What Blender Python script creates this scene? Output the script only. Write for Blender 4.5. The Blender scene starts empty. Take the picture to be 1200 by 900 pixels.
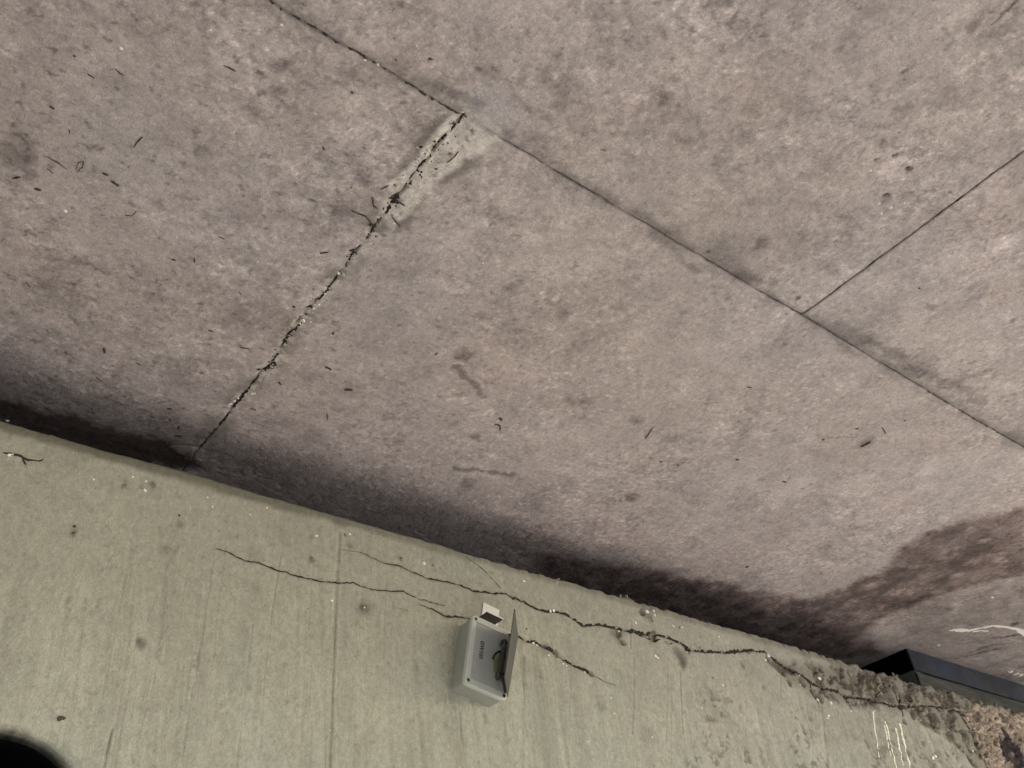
import bpy, math, random
import numpy as np

random.seed(7)
sc = bpy.context.scene
col = sc.collection

# ------------------------------------------------------------------ camera
# World frame: x runs along the wall, y goes into it, z is up; origin at the eye.
F = 1039.0
e1 = np.array([1599., 668., F]); e1 /= np.linalg.norm(e1)
e3 = np.array([-142., -1275., F]); e3 -= e1 * (e1 @ e3); e3 /= np.linalg.norm(e3)
e2 = np.cross(e3, e1)
RW = np.array([e1, e2, e3])                 # camera (right, down, forward) -> world
from mathutils import Matrix
cam_data = bpy.data.cameras.new('camera')
cam = bpy.data.objects.new('camera', cam_data)
col.objects.link(cam)
right, down, fwd = RW[:, 0], RW[:, 1], RW[:, 2]
M = Matrix.Identity(4)
for i in range(3):
    M[i][0] = right[i]; M[i][1] = -down[i]; M[i][2] = -fwd[i]
cam.matrix_world = M
cam_data.sensor_width = 36.0
cam_data.lens = F / 1200 * 36.0
cam_data.clip_start = 0.02
cam_data.clip_end = 2000
sc.camera = cam

# ------------------------------------------------------------------ light
SUN_EL, SUN_AZ = math.radians(33), math.radians(-45)   # azimuth measured in the xy plane from +x
world = bpy.data.worlds.new('World'); sc.world = world
world.use_nodes = True
wn = world.node_tree.nodes; wl = world.node_tree.links
sky = wn.new('ShaderNodeTexSky'); sky.sky_type = 'NISHITA'; sky.sun_disc = False
sky.sun_elevation = SUN_EL
sky.sun_rotation = math.pi / 2 - SUN_AZ
wl.new(sky.outputs[0], wn['Background'].inputs[0])
wn['Background'].inputs[1].default_value = 0.10
sun_data = bpy.data.lights.new('sun', 'SUN')
sun_data.energy = 4.0; sun_data.angle = math.radians(0.5); sun_data.color = (1.0, 0.95, 0.88)
sun = bpy.data.objects.new('sun', sun_data); col.objects.link(sun)
from mathutils import Vector
sdir = Vector((math.cos(SUN_EL) * math.cos(SUN_AZ), math.cos(SUN_EL) * math.sin(SUN_AZ), math.sin(SUN_EL)))
sun.rotation_euler = sdir.to_track_quat('Z', 'Y').to_euler()
sun.location = sdir * 20
sc.view_settings.view_transform = 'Standard'
sc.view_settings.look = 'None'
sc.view_settings.gamma = 1.0
sc.view_settings.exposure = 2.84
sc.cycles.use_denoising = True
sc.cycles.max_bounces = 8
sc.cycles.diffuse_bounces = 6

# ------------------------------------------------------------------ geometry of the place
H = 1.300       # soffit above the eye
D = 1.625       # wall face in front of the eye
ZT = 1.107      # wall top
ZG = -1.600     # ground
YA, XB, XC = 0.677, 0.558, 1.471     # formwork joints in the soffit
BX, BY = 3.483, 1.713                # corner of the steel beam


def ray(px, py): return RW @ np.array([px - 600., py - 450., F])
def S(px, py):                       # a spot on the soffit
    r = ray(px, py) ; r = r * H / r[2]; return (r[0], r[1])
def W(px, py):                       # a spot on the wall face
    r = ray(px, py) ; r = r * D / r[1]; return (r[0], r[2])
def pxs(p3):                         # size of one photo pixel at a point, metres
    return float(RW.T[2] @ np.array(p3)) / F

# ------------------------------------------------------------------ noise
_rng = np.random.RandomState(3)
_T = _rng.rand(512, 512)
def vn(x, y, s):
    x = np.asarray(x, float) + s * 17.31; y = np.asarray(y, float) + s * 9.77
    xi = np.floor(x).astype(np.int64); yi = np.floor(y).astype(np.int64)
    fx = x - xi; fy = y - yi
    fx = fx * fx * fx * (fx * (fx * 6 - 15) + 10); fy = fy * fy * fy * (fy * (fy * 6 - 15) + 10)
    a = _T[xi & 511, yi & 511]; b = _T[(xi + 1) & 511, yi & 511]
    c = _T[xi & 511, (yi + 1) & 511]; d = _T[(xi + 1) & 511, (yi + 1) & 511]
    return (a + (b - a) * fx) * (1 - fy) + (c + (d - c) * fx) * fy
def fb(x, y, f, s, o=4, g=0.55):
    t = 0.; n = 0.; a = 1.
    c_, s_ = math.cos(0.6), math.sin(0.6)
    for k in range(o):
        t = t + a * (vn(x * f, y * f, s + k * 3) - 0.5); n += a; a *= g; f *= 2.03
        x, y = c_ * x - s_ * y, s_ * x + c_ * y
    return t / n * 2.6                     # roughly -1..1
def ss(a, b, x):
    t = np.clip((x - a) / (b - a), 0, 1); return t * t * (3 - 2 * t)
def mixc(c, k, m):
    m = m[..., None]; return c * (1 - m) + np.array(k) * m

def vor(x, y, f, s):
    """broken-stone pattern: (random value and slope of the nearest cell, gap to the next cell)"""
    x = np.asarray(x) * f; y = np.asarray(y) * f; xi = np.floor(x).astype(np.int64); yi = np.floor(y).astype(np.int64)
    d1 = np.full(x.shape, 9.); d2 = np.full(x.shape, 9.); v = np.zeros(x.shape)
    for i in (-1, 0, 1):
        for j in (-1, 0, 1):
            a = (xi + i + s * 31) & 511; b = (yi + j + s * 57) & 511
            px = xi + i + _T[a, b]; py = yi + j + _T[b, a]; dx = x - px; dy = y - py; d = np.hypot(dx, dy)
            val = _T[(a + 99) & 511, (b + 7) & 511] + (_T[(a + 5) & 511, b] - .5) * dx + (_T[a, (b + 5) & 511] - .5) * dy
            m = d < d1
            d2 = np.where(m, d1, np.minimum(d2, d)); v = np.where(m, val, v); d1 = np.where(m, d, d1)
    return v, d2 - d1
def seg_dist(x, y, pts):
    d = np.full(np.shape(x), 1e9)
    for (a, b), (c, e) in zip(pts[:-1], pts[1:]):
        vx, vy = c - a, e - b; L = vx * vx + vy * vy + 1e-12
        t = np.clip(((x - a) * vx + (y - b) * vy) / L, 0, 1)
        d = np.minimum(d, np.hypot(x - a - t * vx, y - b - t * vy))
    return d
def poly_sd(x, y, pts):                    # signed distance, negative inside
    d = seg_dist(x, y, pts + pts[:1]); ins = np.zeros(np.shape(x), bool)
    n = len(pts)
    for i in range(n):
        (x0, y0), (x1, y1) = pts[i], pts[(i + 1) % n]
        cnd = (y0 > y) != (y1 > y)
        xi = (x1 - x0) * (y - y0) / ((y1 - y0) or 1e-9) + x0
        ins ^= cnd & (x < xi)
    return np.where(ins, -d, d)

# ------------------------------------------------------------------ materials
def mat(name):
    m = bpy.data.materials.new(name); m.use_nodes = True
    nt = m.node_tree; return m, nt, nt.nodes['Principled BSDF']
def nd(nt, t, **k):
    n = nt.nodes.new(t)
    for a, b in k.items(): setattr(n, a, b)
    return n
def concrete_mat(name, rough=0.9, bump=0.35, fine=320., stretch=(1, 1, 1), attr=True, base=(.3, .28, .22), speck=0.16, flk=1.1):
    m, nt, b = mat(name); L = nt.links
    tc = nd(nt, 'ShaderNodeTexCoord')
    mp = nd(nt, 'ShaderNodeMapping'); mp.inputs['Scale'].default_value = stretch
    L.new(tc.outputs['Object'], mp.inputs[0])
    n1 = nd(nt, 'ShaderNodeTexNoise'); n1.inputs['Scale'].default_value = fine; n1.inputs['Detail'].default_value = 6; n1.inputs['Roughness'].default_value = .7
    n2 = nd(nt, 'ShaderNodeTexNoise'); n2.inputs['Scale'].default_value = fine * .28; n2.inputs['Detail'].default_value = 8; n2.inputs['Roughness'].default_value = .72
    L.new(mp.outputs[0], n1.inputs[0]); L.new(mp.outputs[0], n2.inputs[0])
    r1 = nd(nt, 'ShaderNodeMapRange'); r1.inputs[1].default_value = .3; r1.inputs[2].default_value = .7
    r1.inputs[3].default_value = 1 - speck; r1.inputs[4].default_value = 1 + speck
    L.new(n1.outputs[0], r1.inputs[0])
    r2 = nd(nt, 'ShaderNodeMapRange'); r2.inputs[1].default_value = .3; r2.inputs[2].default_value = .7
    r2.inputs[3].default_value = 1 - speck * .8; r2.inputs[4].default_value = 1 + speck * .8
    L.new(n2.outputs[0], r2.inputs[0])
    mu = nd(nt, 'ShaderNodeMath', operation='MULTIPLY'); L.new(r1.outputs[0], mu.inputs[0]); L.new(r2.outputs[0], mu.inputs[1])
    # hard-edged flecks: pale laitance crumbs and dark pits, two sizes
    for sc_, lo, hi, amt, off in ((fine * .42, .57, .64, speck * flk, 3.1), (fine * .20, .58, .62, speck * flk * .6, 7.7), (fine * .36, .44, .38, -speck * flk * .9, 12.3), (fine * .16, .40, .36, -speck * flk * .55, 21.)):
        nn = nd(nt, 'ShaderNodeTexNoise'); nn.inputs['Scale'].default_value = sc_; nn.inputs['Detail'].default_value = 5; nn.inputs['Roughness'].default_value = .68; nn.inputs['Distortion'].default_value = .6
        m2 = nd(nt, 'ShaderNodeMapping'); m2.inputs['Location'].default_value = (off, off * .7, off * .3); m2.inputs['Scale'].default_value = stretch
        L.new(tc.outputs['Object'], m2.inputs[0]); L.new(m2.outputs[0], nn.inputs[0])
        rr_ = nd(nt, 'ShaderNodeMapRange'); rr_.inputs[1].default_value = lo; rr_.inputs[2].default_value = hi; rr_.inputs[3].default_value = 1.; rr_.inputs[4].default_value = 1 + amt
        L.new(nn.outputs[0], rr_.inputs[0])
        mm = nd(nt, 'ShaderNodeMath', operation='MULTIPLY'); L.new(mu.outputs[0], mm.inputs[0]); L.new(rr_.outputs[0], mm.inputs[1]); mu = mm
    vm = nd(nt, 'ShaderNodeVectorMath', operation='SCALE')
    if attr:
        at = nd(nt, 'ShaderNodeAttribute', attribute_name='Col'); L.new(at.outputs['Color'], vm.inputs[0])
    else:
        vm.inputs[0].default_value = base
    L.new(mu.outputs[0], vm.inputs['Scale'])
    L.new(vm.outputs[0], b.inputs['Base Color'])
    b.inputs['Roughness'].default_value = rough
    b.inputs['Specular IOR Level'].default_value = 0.25
    ad = nd(nt, 'ShaderNodeMath', operation='ADD'); L.new(n1.outputs[0], ad.inputs[0]); L.new(n2.outputs[0], ad.inputs[1])
    bp = nd(nt, 'ShaderNodeBump'); bp.inputs['Strength'].default_value = bump; bp.inputs['Distance'].default_value = .004
    L.new(ad.outputs[0], bp.inputs['Height']); L.new(bp.outputs[0], b.inputs['Normal'])
    return m
def plain(name, c, rough=.6, noise=.1, scale=120., metal=0.):
    m, nt, b = mat(name); L = nt.links
    tc = nd(nt, 'ShaderNodeTexCoord'); n = nd(nt, 'ShaderNodeTexNoise'); n.inputs['Scale'].default_value = scale; n.inputs['Detail'].default_value = 5
    L.new(tc.outputs['Object'], n.inputs[0])
    r = nd(nt, 'ShaderNodeMapRange'); r.inputs[1].default_value = .3; r.inputs[2].default_value = .7
    r.inputs[3].default_value = 1 - noise; r.inputs[4].default_value = 1 + noise; L.new(n.outputs[0], r.inputs[0])
    vm = nd(nt, 'ShaderNodeVectorMath', operation='SCALE'); vm.inputs[0].default_value = c[:3]
    L.new(r.outputs[0], vm.inputs['Scale']); L.new(vm.outputs[0], b.inputs['Base Color'])
    b.inputs['Roughness'].default_value = rough; b.inputs['Metallic'].default_value = metal
    bp = nd(nt, 'ShaderNodeBump'); bp.inputs['Strength'].default_value = .12; bp.inputs['Distance'].default_value = .001
    L.new(n.outputs[0], bp.inputs['Height']); L.new(bp.outputs[0], b.inputs['Normal'])
    return m

M_SOFF = concrete_mat('soffit_concrete', fine=280., bump=.7, speck=.17, flk=1.25)
M_WALL = concrete_mat('wall_concrete', fine=280., bump=.7, stretch=(1.4, 1, .8), speck=.20, flk=.55)
M_BACK = concrete_mat('rough_concrete', attr=False, base=(.07, .064, .06), fine=60., speck=.2)
M_PAD = concrete_mat('pad_concrete', attr=False, base=(.075, .08, .072), fine=45., stretch=(.25, 1, 2.), speck=.3)
M_CRACK = plain('crack_shadow_dirt', (.018, .015, .012), .95)
M_CRACKS = plain('crack_dirt_brown', (.03, .023, .018), .95, .3)
M_JOINT = plain('joint_dust', (.075, .063, .056), .95, .4)
M_CRUMB = plain('broken_concrete', (.50, .44, .39), .95, .35, 300)
M_TWIG = plain('debris_brown', (.05, .034, .026), .9, .4)
M_RUSTY = plain('debris_rust', (.07, .03, .02), .9, .4)
M_WHITE = plain('white_mineral', (.82, .8, .74), .6, .12, 300)
M_LIME = plain('lime_deposit', (.75, .70, .66), .85, .25, 200)
M_LIME2 = plain('lime_streak_pale', (.80, .80, .68), .85, .25, 200)
M_GREY = plain('grey_aggregate', (.2, .18, .14), .9, .4, 200)
M_BOX = plain('grey_plastic', (.27, .275, .24), .42, .03, 90)
M_LID = plain('grey_plastic_lid', (.43, .445, .41), .36, .03, 90)
M_PANEL = plain('lid_recess_plastic', (.31, .32, .305), .45, .05, 60)
M_PLATE = plain('dark_grey_plate', (.052, .050, .044), .5, .12, 60)
M_BLACK = plain('black_rubber', (.012, .012, .01), .6, .2)
M_TAPE = plain('taped_cable', (.03, .032, .022), .5, .4, 300)
M_TAB = plain('white_plastic_tab', (.62, .61, .56), .5, .05)
M_TABD = plain('dark_bracket_shelf', (.06, .055, .048), .6, .3)
M_INK = plain('black_ink', (.02, .02, .018), .7, .1)
M_YEL = plain('olive_tape', (.22, .23, .12), .5, .1)
M_STEEL = plain('blue_black_paint', (.010, .017, .036), .7, .6, 9)
_nt = M_STEEL.node_tree; _b = _nt.nodes['Principled BSDF']; _src = _b.inputs['Base Color'].links[0].from_socket
_tc = nd(_nt, 'ShaderNodeTexCoord'); _n = nd(_nt, 'ShaderNodeTexNoise'); _n.inputs['Scale'].default_value = 7.; _n.inputs['Detail'].default_value = 8; _n.inputs['Roughness'].default_value = .65
_nt.links.new(_tc.outputs['Object'], _n.inputs[0]); _m = nd(_nt, 'ShaderNodeMix', data_type='RGBA'); _mr = nd(_nt, 'ShaderNodeMapRange')
_mr.inputs[1].default_value = .5; _mr.inputs[2].default_value = .66; _mr.inputs[4].default_value = .7; _nt.links.new(_n.outputs[0], _mr.inputs[0]); _nt.links.new(_mr.outputs[0], _m.inputs[0])
_nt.links.new(_src, _m.inputs[6]); _m.inputs[7].default_value = (.045, .048, .042, 1); _nt.links.new(_m.outputs[2], _b.inputs['Base Color'])
M_DEEPBLACK = plain('deep_black_matt', (.0022, .0022, .0026), 1., .2)
M_DEEPBLACK.node_tree.nodes['Principled BSDF'].inputs['Specular IOR Level'].default_value = 0.0
M_GROUND = concrete_mat('ground_gravel', attr=False, base=(.34, .325, .30), fine=30., speck=.25, bump=.6)

# ------------------------------------------------------------------ object helpers
def tag(o, label=None, cat=None, kind=None, group=None):
    if label: o['label'] = label
    if cat: o['category'] = cat
    if kind: o['kind'] = kind
    if group: o['group'] = group
    return o
def thing(name, label, cat, loc=(0, 0, 0)):
    o = bpy.data.objects.new(name, None); col.objects.link(o); o.location = loc; o.empty_display_size = .1
    return tag(o, label, cat)
def link(name, me, m, parent=None, smooth=True):
    if m: me.materials.append(m)
    if smooth and len(me.polygons): me.polygons.foreach_set('use_smooth', [True] * len(me.polygons))
    o = bpy.data.objects.new(name, me); col.objects.link(o)
    if parent:
        o.parent = parent
        loc = Vector((0, 0, 0)); q = parent
        while q: loc += q.location; q = q.parent
        o.location = -loc if parent.location.length else (0, 0, 0)
    return o
def pymesh(name, v, f):
    me = bpy.data.meshes.new(name); me.from_pydata([tuple(map(float, p)) for p in v], [], f); me.update(); return me
def gridmesh(name, P, C=None, flip=False):
    nu, nv = P.shape[:2]
    me = bpy.data.meshes.new(name)
    me.vertices.add(nu * nv); me.vertices.foreach_set('co', P.astype(np.float32).ravel())
    i = np.arange(nu * nv).reshape(nu, nv)
    q = np.stack([i[:-1, :-1], i[1:, :-1], i[1:, 1:], i[:-1, 1:]], -1).reshape(-1, 4)
    if flip: q = q[:, ::-1]
    n = len(q)
    me.loops.add(n * 4); me.loops.foreach_set('vertex_index', q.astype(np.int32).ravel())
    me.polygons.add(n)
    me.polygons.foreach_set('loop_start', np.arange(0, n * 4, 4, dtype=np.int32))
    me.polygons.foreach_set('use_smooth', np.ones(n, bool))
    me.update(calc_edges=True)
    if C is not None:
        a = me.color_attributes.new('Col', 'FLOAT_COLOR', 'POINT')
        a.data.foreach_set('color', np.concatenate([C, np.ones(C.shape[:2] + (1,))], -1).astype(np.float32).ravel())
    return me
def boxmesh(name, lo, hi, bevel=0.0, seg=2):
    import bmesh
    bm = bmesh.new(); bmesh.ops.create_cube(bm, size=1)
    for v in bm.verts:
        v.co = Vector([(lo[k] + hi[k]) / 2 + v.co[k] * (hi[k] - lo[k]) for k in range(3)])
    if bevel: bmesh.ops.bevel(bm, geom=list(bm.edges), offset=bevel, segments=seg, profile=.5, affect='EDGES')
    me = bpy.data.meshes.new(name); bm.to_mesh(me); bm.free(); return me
def axis(a, b, stepf):
    out = [a]
    while out[-1] < b:
        out.append(out[-1] + stepf(out[-1]))
    out = np.array(out)
    return a + (out - a) * (b - a) / (out[-1] - a)

# ================================================================== SOFFIT
crackB = [S(*p) for p in [(545,137),(528,152),(520,163),(512,172),(505,183),(497,192),(490,200),(482,212),(475,222),(462,235),(457,245),(445,257),(438,268),(430,280),(420,292),(408,307),(397,322),(384,340),(373,350),(362,360),(350,375),(340,388),(333,403),(320,425),(309,433),(300,445),(287,460),(273,477),(262,491),(250,506),(238,520),(225,537),(212,555)]]
joinA_px = [(300,-12),(330,10),(356,29),(380,41),(405,58),(425,71),(450,84),(470,97),(485,105),(505,117),(524,128),(540,137)]
_ja = [(300,-8),(329,11),(350,24),(380,41.5),(416,61),(430,69.5),(450,82),(460,88),(486,104),(506,116.5),(530,130.5),(540,137),(546,139),(580,160),(617,180.5),(653,203),(700,230),(727,247),(760,265),(797,287.5),(820,300.5),(863,326),(900,348),(940,370),(1000,407),(1047,435),(1090,460.5),(1117,477),(1160,502),(1197,523)]
_jw = sorted([S(*p) for p in _ja]); _jx = [YA * 0 + p[0] for p in _jw]; _jy = [YA + (p[1] - YA) * .85 for p in _jw]
def yA(x): return np.interp(x, [_jx[0] - .3] + _jx + [_jx[-1] + .5], [YA] + _jy + [YA])
palepoly = [S(*p) for p in [(448,262),(450,238),(458,214),(478,192),(500,166),(528,138),(545,128),(572,136),(592,160),(572,180),(545,190),(520,208),(498,232),(476,258),(460,268)]]
stain1 = [S(*p) for p in [(600,640),(660,648),(700,655),(780,668),(850,680),(900,694),(950,700),(990,684),(1035,664),(1050,640),(1080,625),(1130,605),(1215,588),(1215,676),(1130,692),(1080,706),(1045,722),(1020,745),(1040,770),(960,775),(800,740),(640,690)]]
stain2 = [S(*p) for p in [(-40,452),(40,478),(110,487),(160,505),(215,520),(260,560),(0,520)]]
dusk_area = [S(*p) for p in [(1030,700),(1100,690),(1240,672),(1240,812),(1060,790)]]  # soffit area that gets the painted dusk
streak_marks = [  # dark rubbed marks: start, end, half width px, strength
 ((533,430),(566,464),4,.5),((534,546),(601,559),4,.55),((1163,28),(1194,-2),2.2,.7),((1055,87),(1068,79),1.5,.6),
 ((1108,58),(1114,52),1.5,.4),((1120,448),(1168,431),4,.35),((855,30),(862,18),4,.35),((880,45),(890,30),4,.3),((893,42),(898,35),3,.35),
 ((833,10),(855,2),6,.35),((1085,655),(1150,640),5,.3),((1165,749),(1195,743),3,.7),((1125,770),(1170,762),3,.6),((1150,760),(1175,755),3,.5),((1135,765),(1160,757),2,.4),
 ((1190,785),(1230,775),6,.6),((960,513),(1004,512),1.2,.4),((825,473),(845,472),1,.4),((28,95),(14,160),5,.15),((0,155),(33,158),2,.3),((33,158),(30,190),2,.3),
 ((90,305),(125,318),5,.25),((40,300),(100,310),3,.2),((380,90),(420,110),3,.2),((700,225),(735,250),8,.25),((770,275),(820,320),7,.25),((860,325),(900,340),9,.35),
 ((1010,400),(1080,440),8,.45),((1080,440),(1150,470),8,.35),((480,92),(560,120),8,.35),((1010,420),(990,410),4,.2),((1120,470),(1180,500),4,.2)]
smudges = [(600,338,9,.35),(563,371,6,.3),(606,388,6,.3),(543,416,10,.5),(558,513,9,.45),(531,497,6,.3),(548,566,9,.35),(687,472,8,.4),(747,493,8,.4),(741,583,10,.45),
 (667,470,8,.3),(660,368,9,.25),(1017,518,10,.35),(1092,360,7,.4),(1188,375,6,.5),(1141,32,9,.45),(1060,128,10,.4),(890,288,10,.4),(775,117,10,.35),(1154,513,5,.35),(935,350,4,.6),
 (330,80,12,.3),(412,85,16,.35),(300,135,12,.25),(325,105,10,.35),(335,70,8,.3),(240,25,16,.3),(20,180,22,.35),(35,205,10,.3),(200,150,30,.15),(235,175,10,.3),(185,240,8,.3),(430,212,16,.3),(400,250,14,.3),(490,240,10,.3),(465,262,12,.25),
 (470,320,20,.2),(300,370,26,.22),(210,440,26,.2),(60,330,30,.2),(285,300,16,.2),(460,30,6,.2),(470,5,5,.5),(1000,715,8,.3),(1105,735,6,.3),(1189,731,5,.7),(1175,600,12,-.25),(1122,674,6,-.4),(1122,632,4,-.35),
 (1160,300,30,-.2),(1190,280,18,-.25),(1050,190,24,-.25),(740,400,30,-.12),(650,30,40,-.1),(1045,65,30,-.12),(560,520,30,-.08),(700,560,40,-.07),(1150,560,60,-.06)]
holesS = [(1027,188,4),(1048,183,4),(1065,198,6),(1038,230,6),(1053,156,2),(553,155,5),(527,182,4),(1105,35,2),(1162,890,2),(830,296,2.5),(783,203,2),(707,177,2),(462,13,2),(503,70,3)]
holeW = [(S(x, y), r * pxs((*S(x, y), H))) for x, y, r in holesS]
smW = [(S(x, y), r * pxs((*S(x, y), H)), k) for x, y, r, k in smudges]
stW = [(S(*a), S(*b), w * pxs((*S(*a), H)), k) for a, b, w, k in streak_marks]

def soff_h(x, y):           # recess upward, metres
    h = .0011 * fb(x, y, 2.2, 1, 4) + .0009 * fb(x, y, 26, 5, 4, .62)
    h = h + .0009 * ss(.25, .8, fb(x, y, 70, 8, 3, .6))
    h = h + .0015 * ss(.45, .9, fb(x, y, 34, 61, 3, .6))
    wob = .0012 * fb(x, y, 30, 11, 3)
    # joint A : ragged at the left, a neat groove with a small lip at the right
    dA = np.abs(y - yA(x) + wob * .6)
    wA = np.where(x < XB, .0025, .0028)
    h = h + .0042 * (1 - ss(0, wA * 1.8, dA)) * (.5 + .5 * ss(-.4, .2, fb(x, x * 0, 18, 215, 3))) + .0015 * (1 - ss(0, .012, dA))
    h = h + .0016 * ss(0, .004, YA - y) * (1 - ss(.01, .05, YA - y)) * ss(.5, .7, x)
    # joint C
    dC = np.abs(x - XC + wob * .4)
    h = h + np.where(y < YA, .007 * (1 - ss(.0005, .0036, dC)), 0)
    h = h + np.where((y < YA) & (x > XC), .0008 * (1 - ss(0, .01, dC)), 0)
    # joint B : broken edges
    near = (np.abs(x - XB) < .16) & (y > YA - .08)
    if np.any(near):
        dB = np.full(np.shape(x), 1.)
        xn, yn = x[near], y[near]
        dB[near] = seg_dist(xn + .002 * fb(xn, yn, 60, 14, 3), yn, crackB)
        amp = ss(2.0, 1.3, y) * .6 + .4
        h = h + amp * (.007 * (1 - ss(.0006, .0042, dB)) * (.15 + .85 * ss(-.05, .35, fb(y, y * 0, 34, 80, 3))) + .002 * (1 - ss(0, .014 + .008 * fb(x, y, 40, 15, 2), dB)))
        pal = poly_sd(xn + .006 * fb(xn, yn, 30, 17, 3), yn + .006 * fb(xn, yn, 30, 18, 3), palepoly)
        hp = np.zeros(np.shape(x)); hp[near] = (1 - ss(-.012, .003, pal)) * (.0022 + .0025 * fb(xn, yn, 45, 19, 4, .65))
        h = h + hp
    for (a, b), r in holeW:
        m = (np.abs(x - a) < r * 2.5) & (np.abs(y - b) < r * 2.5)
        if np.any(m):
            dd = np.hypot(x[m] - a, (y[m] - b)) / r + .45 * fb(x[m], y[m], 1.2 / r, 20, 3)
            h[m] = h[m] + .006 * (1 - ss(.3, 1., dd))
    return h
def soff_col(x, y):
    n = np.shape(x)
    base = np.array([.448, .385, .368])
    c = np.ones(n + (3,)) * base
    big = fb(x, y, 1.3, 30, 3); med = fb(x, y, 6, 31, 5, .65); fine = fb(x, y, 45, 33, 4, .7)
    # stretched a little along the slabs the way formwork leaves it
    ani = fb(x * .45 + y * .2, y * 1.5, 30, 36, 4, .65)
    zn = ss(-.45, .5, fb(x, y, 2.6, 38, 5, .65)); v = 1 + .07 * big + .11 * med + (.04 + .13 * zn) * fine + (.03 + .10 * zn) * ani + (.05 + .09 * zn) * fb(x, y, 110, 37, 3, .75)
    # blotches where laitance has come away
    e = fb(x, y, 15, 40, 5, .68)
    v = v * (1 - .11 * ss(.15, .7, e)) * (1 + .11 * ss(.15, .7, -e))
    fl = fb(x, y, 75, 43, 3, .6)
    rg = ss(-.15, .5, fb(x, y, 3.2, 44, 3))
    v = v * (1 + .28 * ss(.25, .8, fl) * (.35 + rg)) * (1 - .26 * ss(.42, .9, -fl) * (.25 + rg))
    pit = fb(x * .85, y * 1.05, 62, 46, 3, .7)
    left = ss(1.1, .2, x)
    v = v * (1 - (.26 + .20 * left) * ss(.56 - .06 * left, .9, pit))
    c *= v[..., None]
    for q_, (fr, sd, am) in enumerate(((20, 201, .22), (33, 203, -.26), (13, 205, -.16), (48, 207, .22))):
        rg_ = 1 - np.abs(fb(x, y, fr, sd, 4, .62)) * 2.2
        c *= (1 + am * (.3 + .9 * zn) * ss(.72, .97, rg_) * ss(-.1, .45, fb(x, y, 5 + q_, sd + 1, 4)))[..., None]
    pl = ss(.22, .34, fb(x, y, 11, 211, 6, .7)); c *= (1 + .09 * pl)[..., None]
    pl = ss(.30, .40, fb(x, y, 17, 213, 6, .7)); c *= (1 - .11 * pl)[..., None]
    # colour drift: bluish-grey film and warm patches
    t = fb(x, y, 2.4, 50, 4); t2 = fb(x, y, 5, 52, 4)
    c *= 1 + np.array([-.02, .0, .03]) * (ss(.0, .8, t))[..., None]
    c *= 1 + np.array([.015, .0, -.015]) * (ss(.1, .8, -t))[..., None]
    c *= 1 + np.array([.02, -.006, -.015]) * (ss(.25, .8, t2))[..., None]
    # joint dirt
    def dirt(m, k, cc): 
        nonlocal c
        c = mixc(c, cc, np.clip(m * k, 0, 1))
    wob = .0012 * fb(x, y, 30, 11, 3)
    dA = np.abs(y - yA(x) + wob * .6)
    patch = ss(-.5, .4, fb(x, y, 22, 70, 3))
    rightA = ss(.5, .62, x)
    dirt((1 - ss(.0008, .0036, dA)) * (.3 + .7 * patch) * np.where(x < XB, .55, 1.), .7, (.085, .072, .066))
    dirt((1 - ss(.0, .026, dA + .008 * fb(x, y, 30, 216, 4))) * (.3 + .7 * patch), .5, (.17, .148, .14))
    up = ss(0, .01, YA - y) * (1 - ss(.015, .11, YA - y)) * ss(.60, .8, x)
    dirt(up * ss(-.3, .5, fb(x, y, 9, 72, 4)), .6, (.17, .155, .155))
    dirt((1 - ss(.0, .03, YA - y)) * (y < YA) * rightA, .25, (.16, .15, .15))
    dirt((1 - ss(.0, .07, dA + .03 * fb(x, y, 12, 217, 5, .7))) * (x < .62) * ss(-.4, .4, fb(x, y, 10, 218, 4)), .45, (.21, .185, .165))
    dC = np.abs(x - XC + wob * .4)
    dirt((1 - ss(.0006, .0030, dC)) * (y < YA), .9, (.03, .026, .022))
    dirt((1 - ss(.0, .012, dC)) * (y < YA), .22, (.12, .11, .10))
    near = (np.abs(x - XB) < .2) & (y > YA - .1)
    if np.any(near):
        xn, yn = x[near], y[near]
        dB = seg_dist(xn + .002 * fb(xn, yn, 60, 14, 3), yn, crackB)
        cn = c[near]
        halo = (1 - ss(.01, .05, dB)) * ss(-.4, .4, fb(xn, yn, 18, 75, 4))
        cn = mixc(cn, (.24, .21, .185), halo * .75)
        pale = (1 - ss(.004, .021 + .012 * fb(xn, yn, 40, 15, 2), dB)) * ss(-.15, .2, fb(xn, yn, 55, 76, 4, .7)) * ss(1.75, 1.5, yn)
        cn = mixc(cn, (.66, .60, .55), pale * .75)
        pal = poly_sd(xn + .007 * fb(xn, yn, 30, 17, 3), yn + .007 * fb(xn, yn, 30, 18, 3), palepoly)
        rim = (1 - ss(0, .02, np.abs(pal - .008)))
        cn = mixc(cn, (.17, .15, .135), rim * .75 * ss(-.3, .3, fb(xn, yn, 30, 77, 3)))
        pv = (1 - ss(-.010, .004, pal)) * (.6 + .4 * ss(-.4, .3, fb(xn, yn, 35, 81, 3)))
        cn = mixc(cn, np.array([.72, .66, .61]) , pv * .9)
        cn = cn * (1 + pv * .22 * fb(xn, yn, 60, 78, 4, .7))[..., None]
        cn = mixc(cn, (.16, .12, .10), pv * ss(.4, .8, fb(xn, yn, 70, 79, 3)) * .7)
        jn = np.hypot((xn - .60) / .085, (yn - .635) / .038) + .5 * fb(xn, yn, 20, 82, 4); cn = mixc(cn, (.50, .46, .47), (1 - ss(.5, 1.1, jn)) * .55); cn = mixc(cn, (.2, .18, .185), (1 - ss(0, .22, np.abs(jn - 1.15))) * .35)
        thin = ss(.0022, .0006, dB) * (.15 + .75 * ss(-.05, .35, fb(yn, yn * 0, 34, 80, 3)))
        cn = mixc(cn, (.035, .028, .023), thin * .85)
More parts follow.
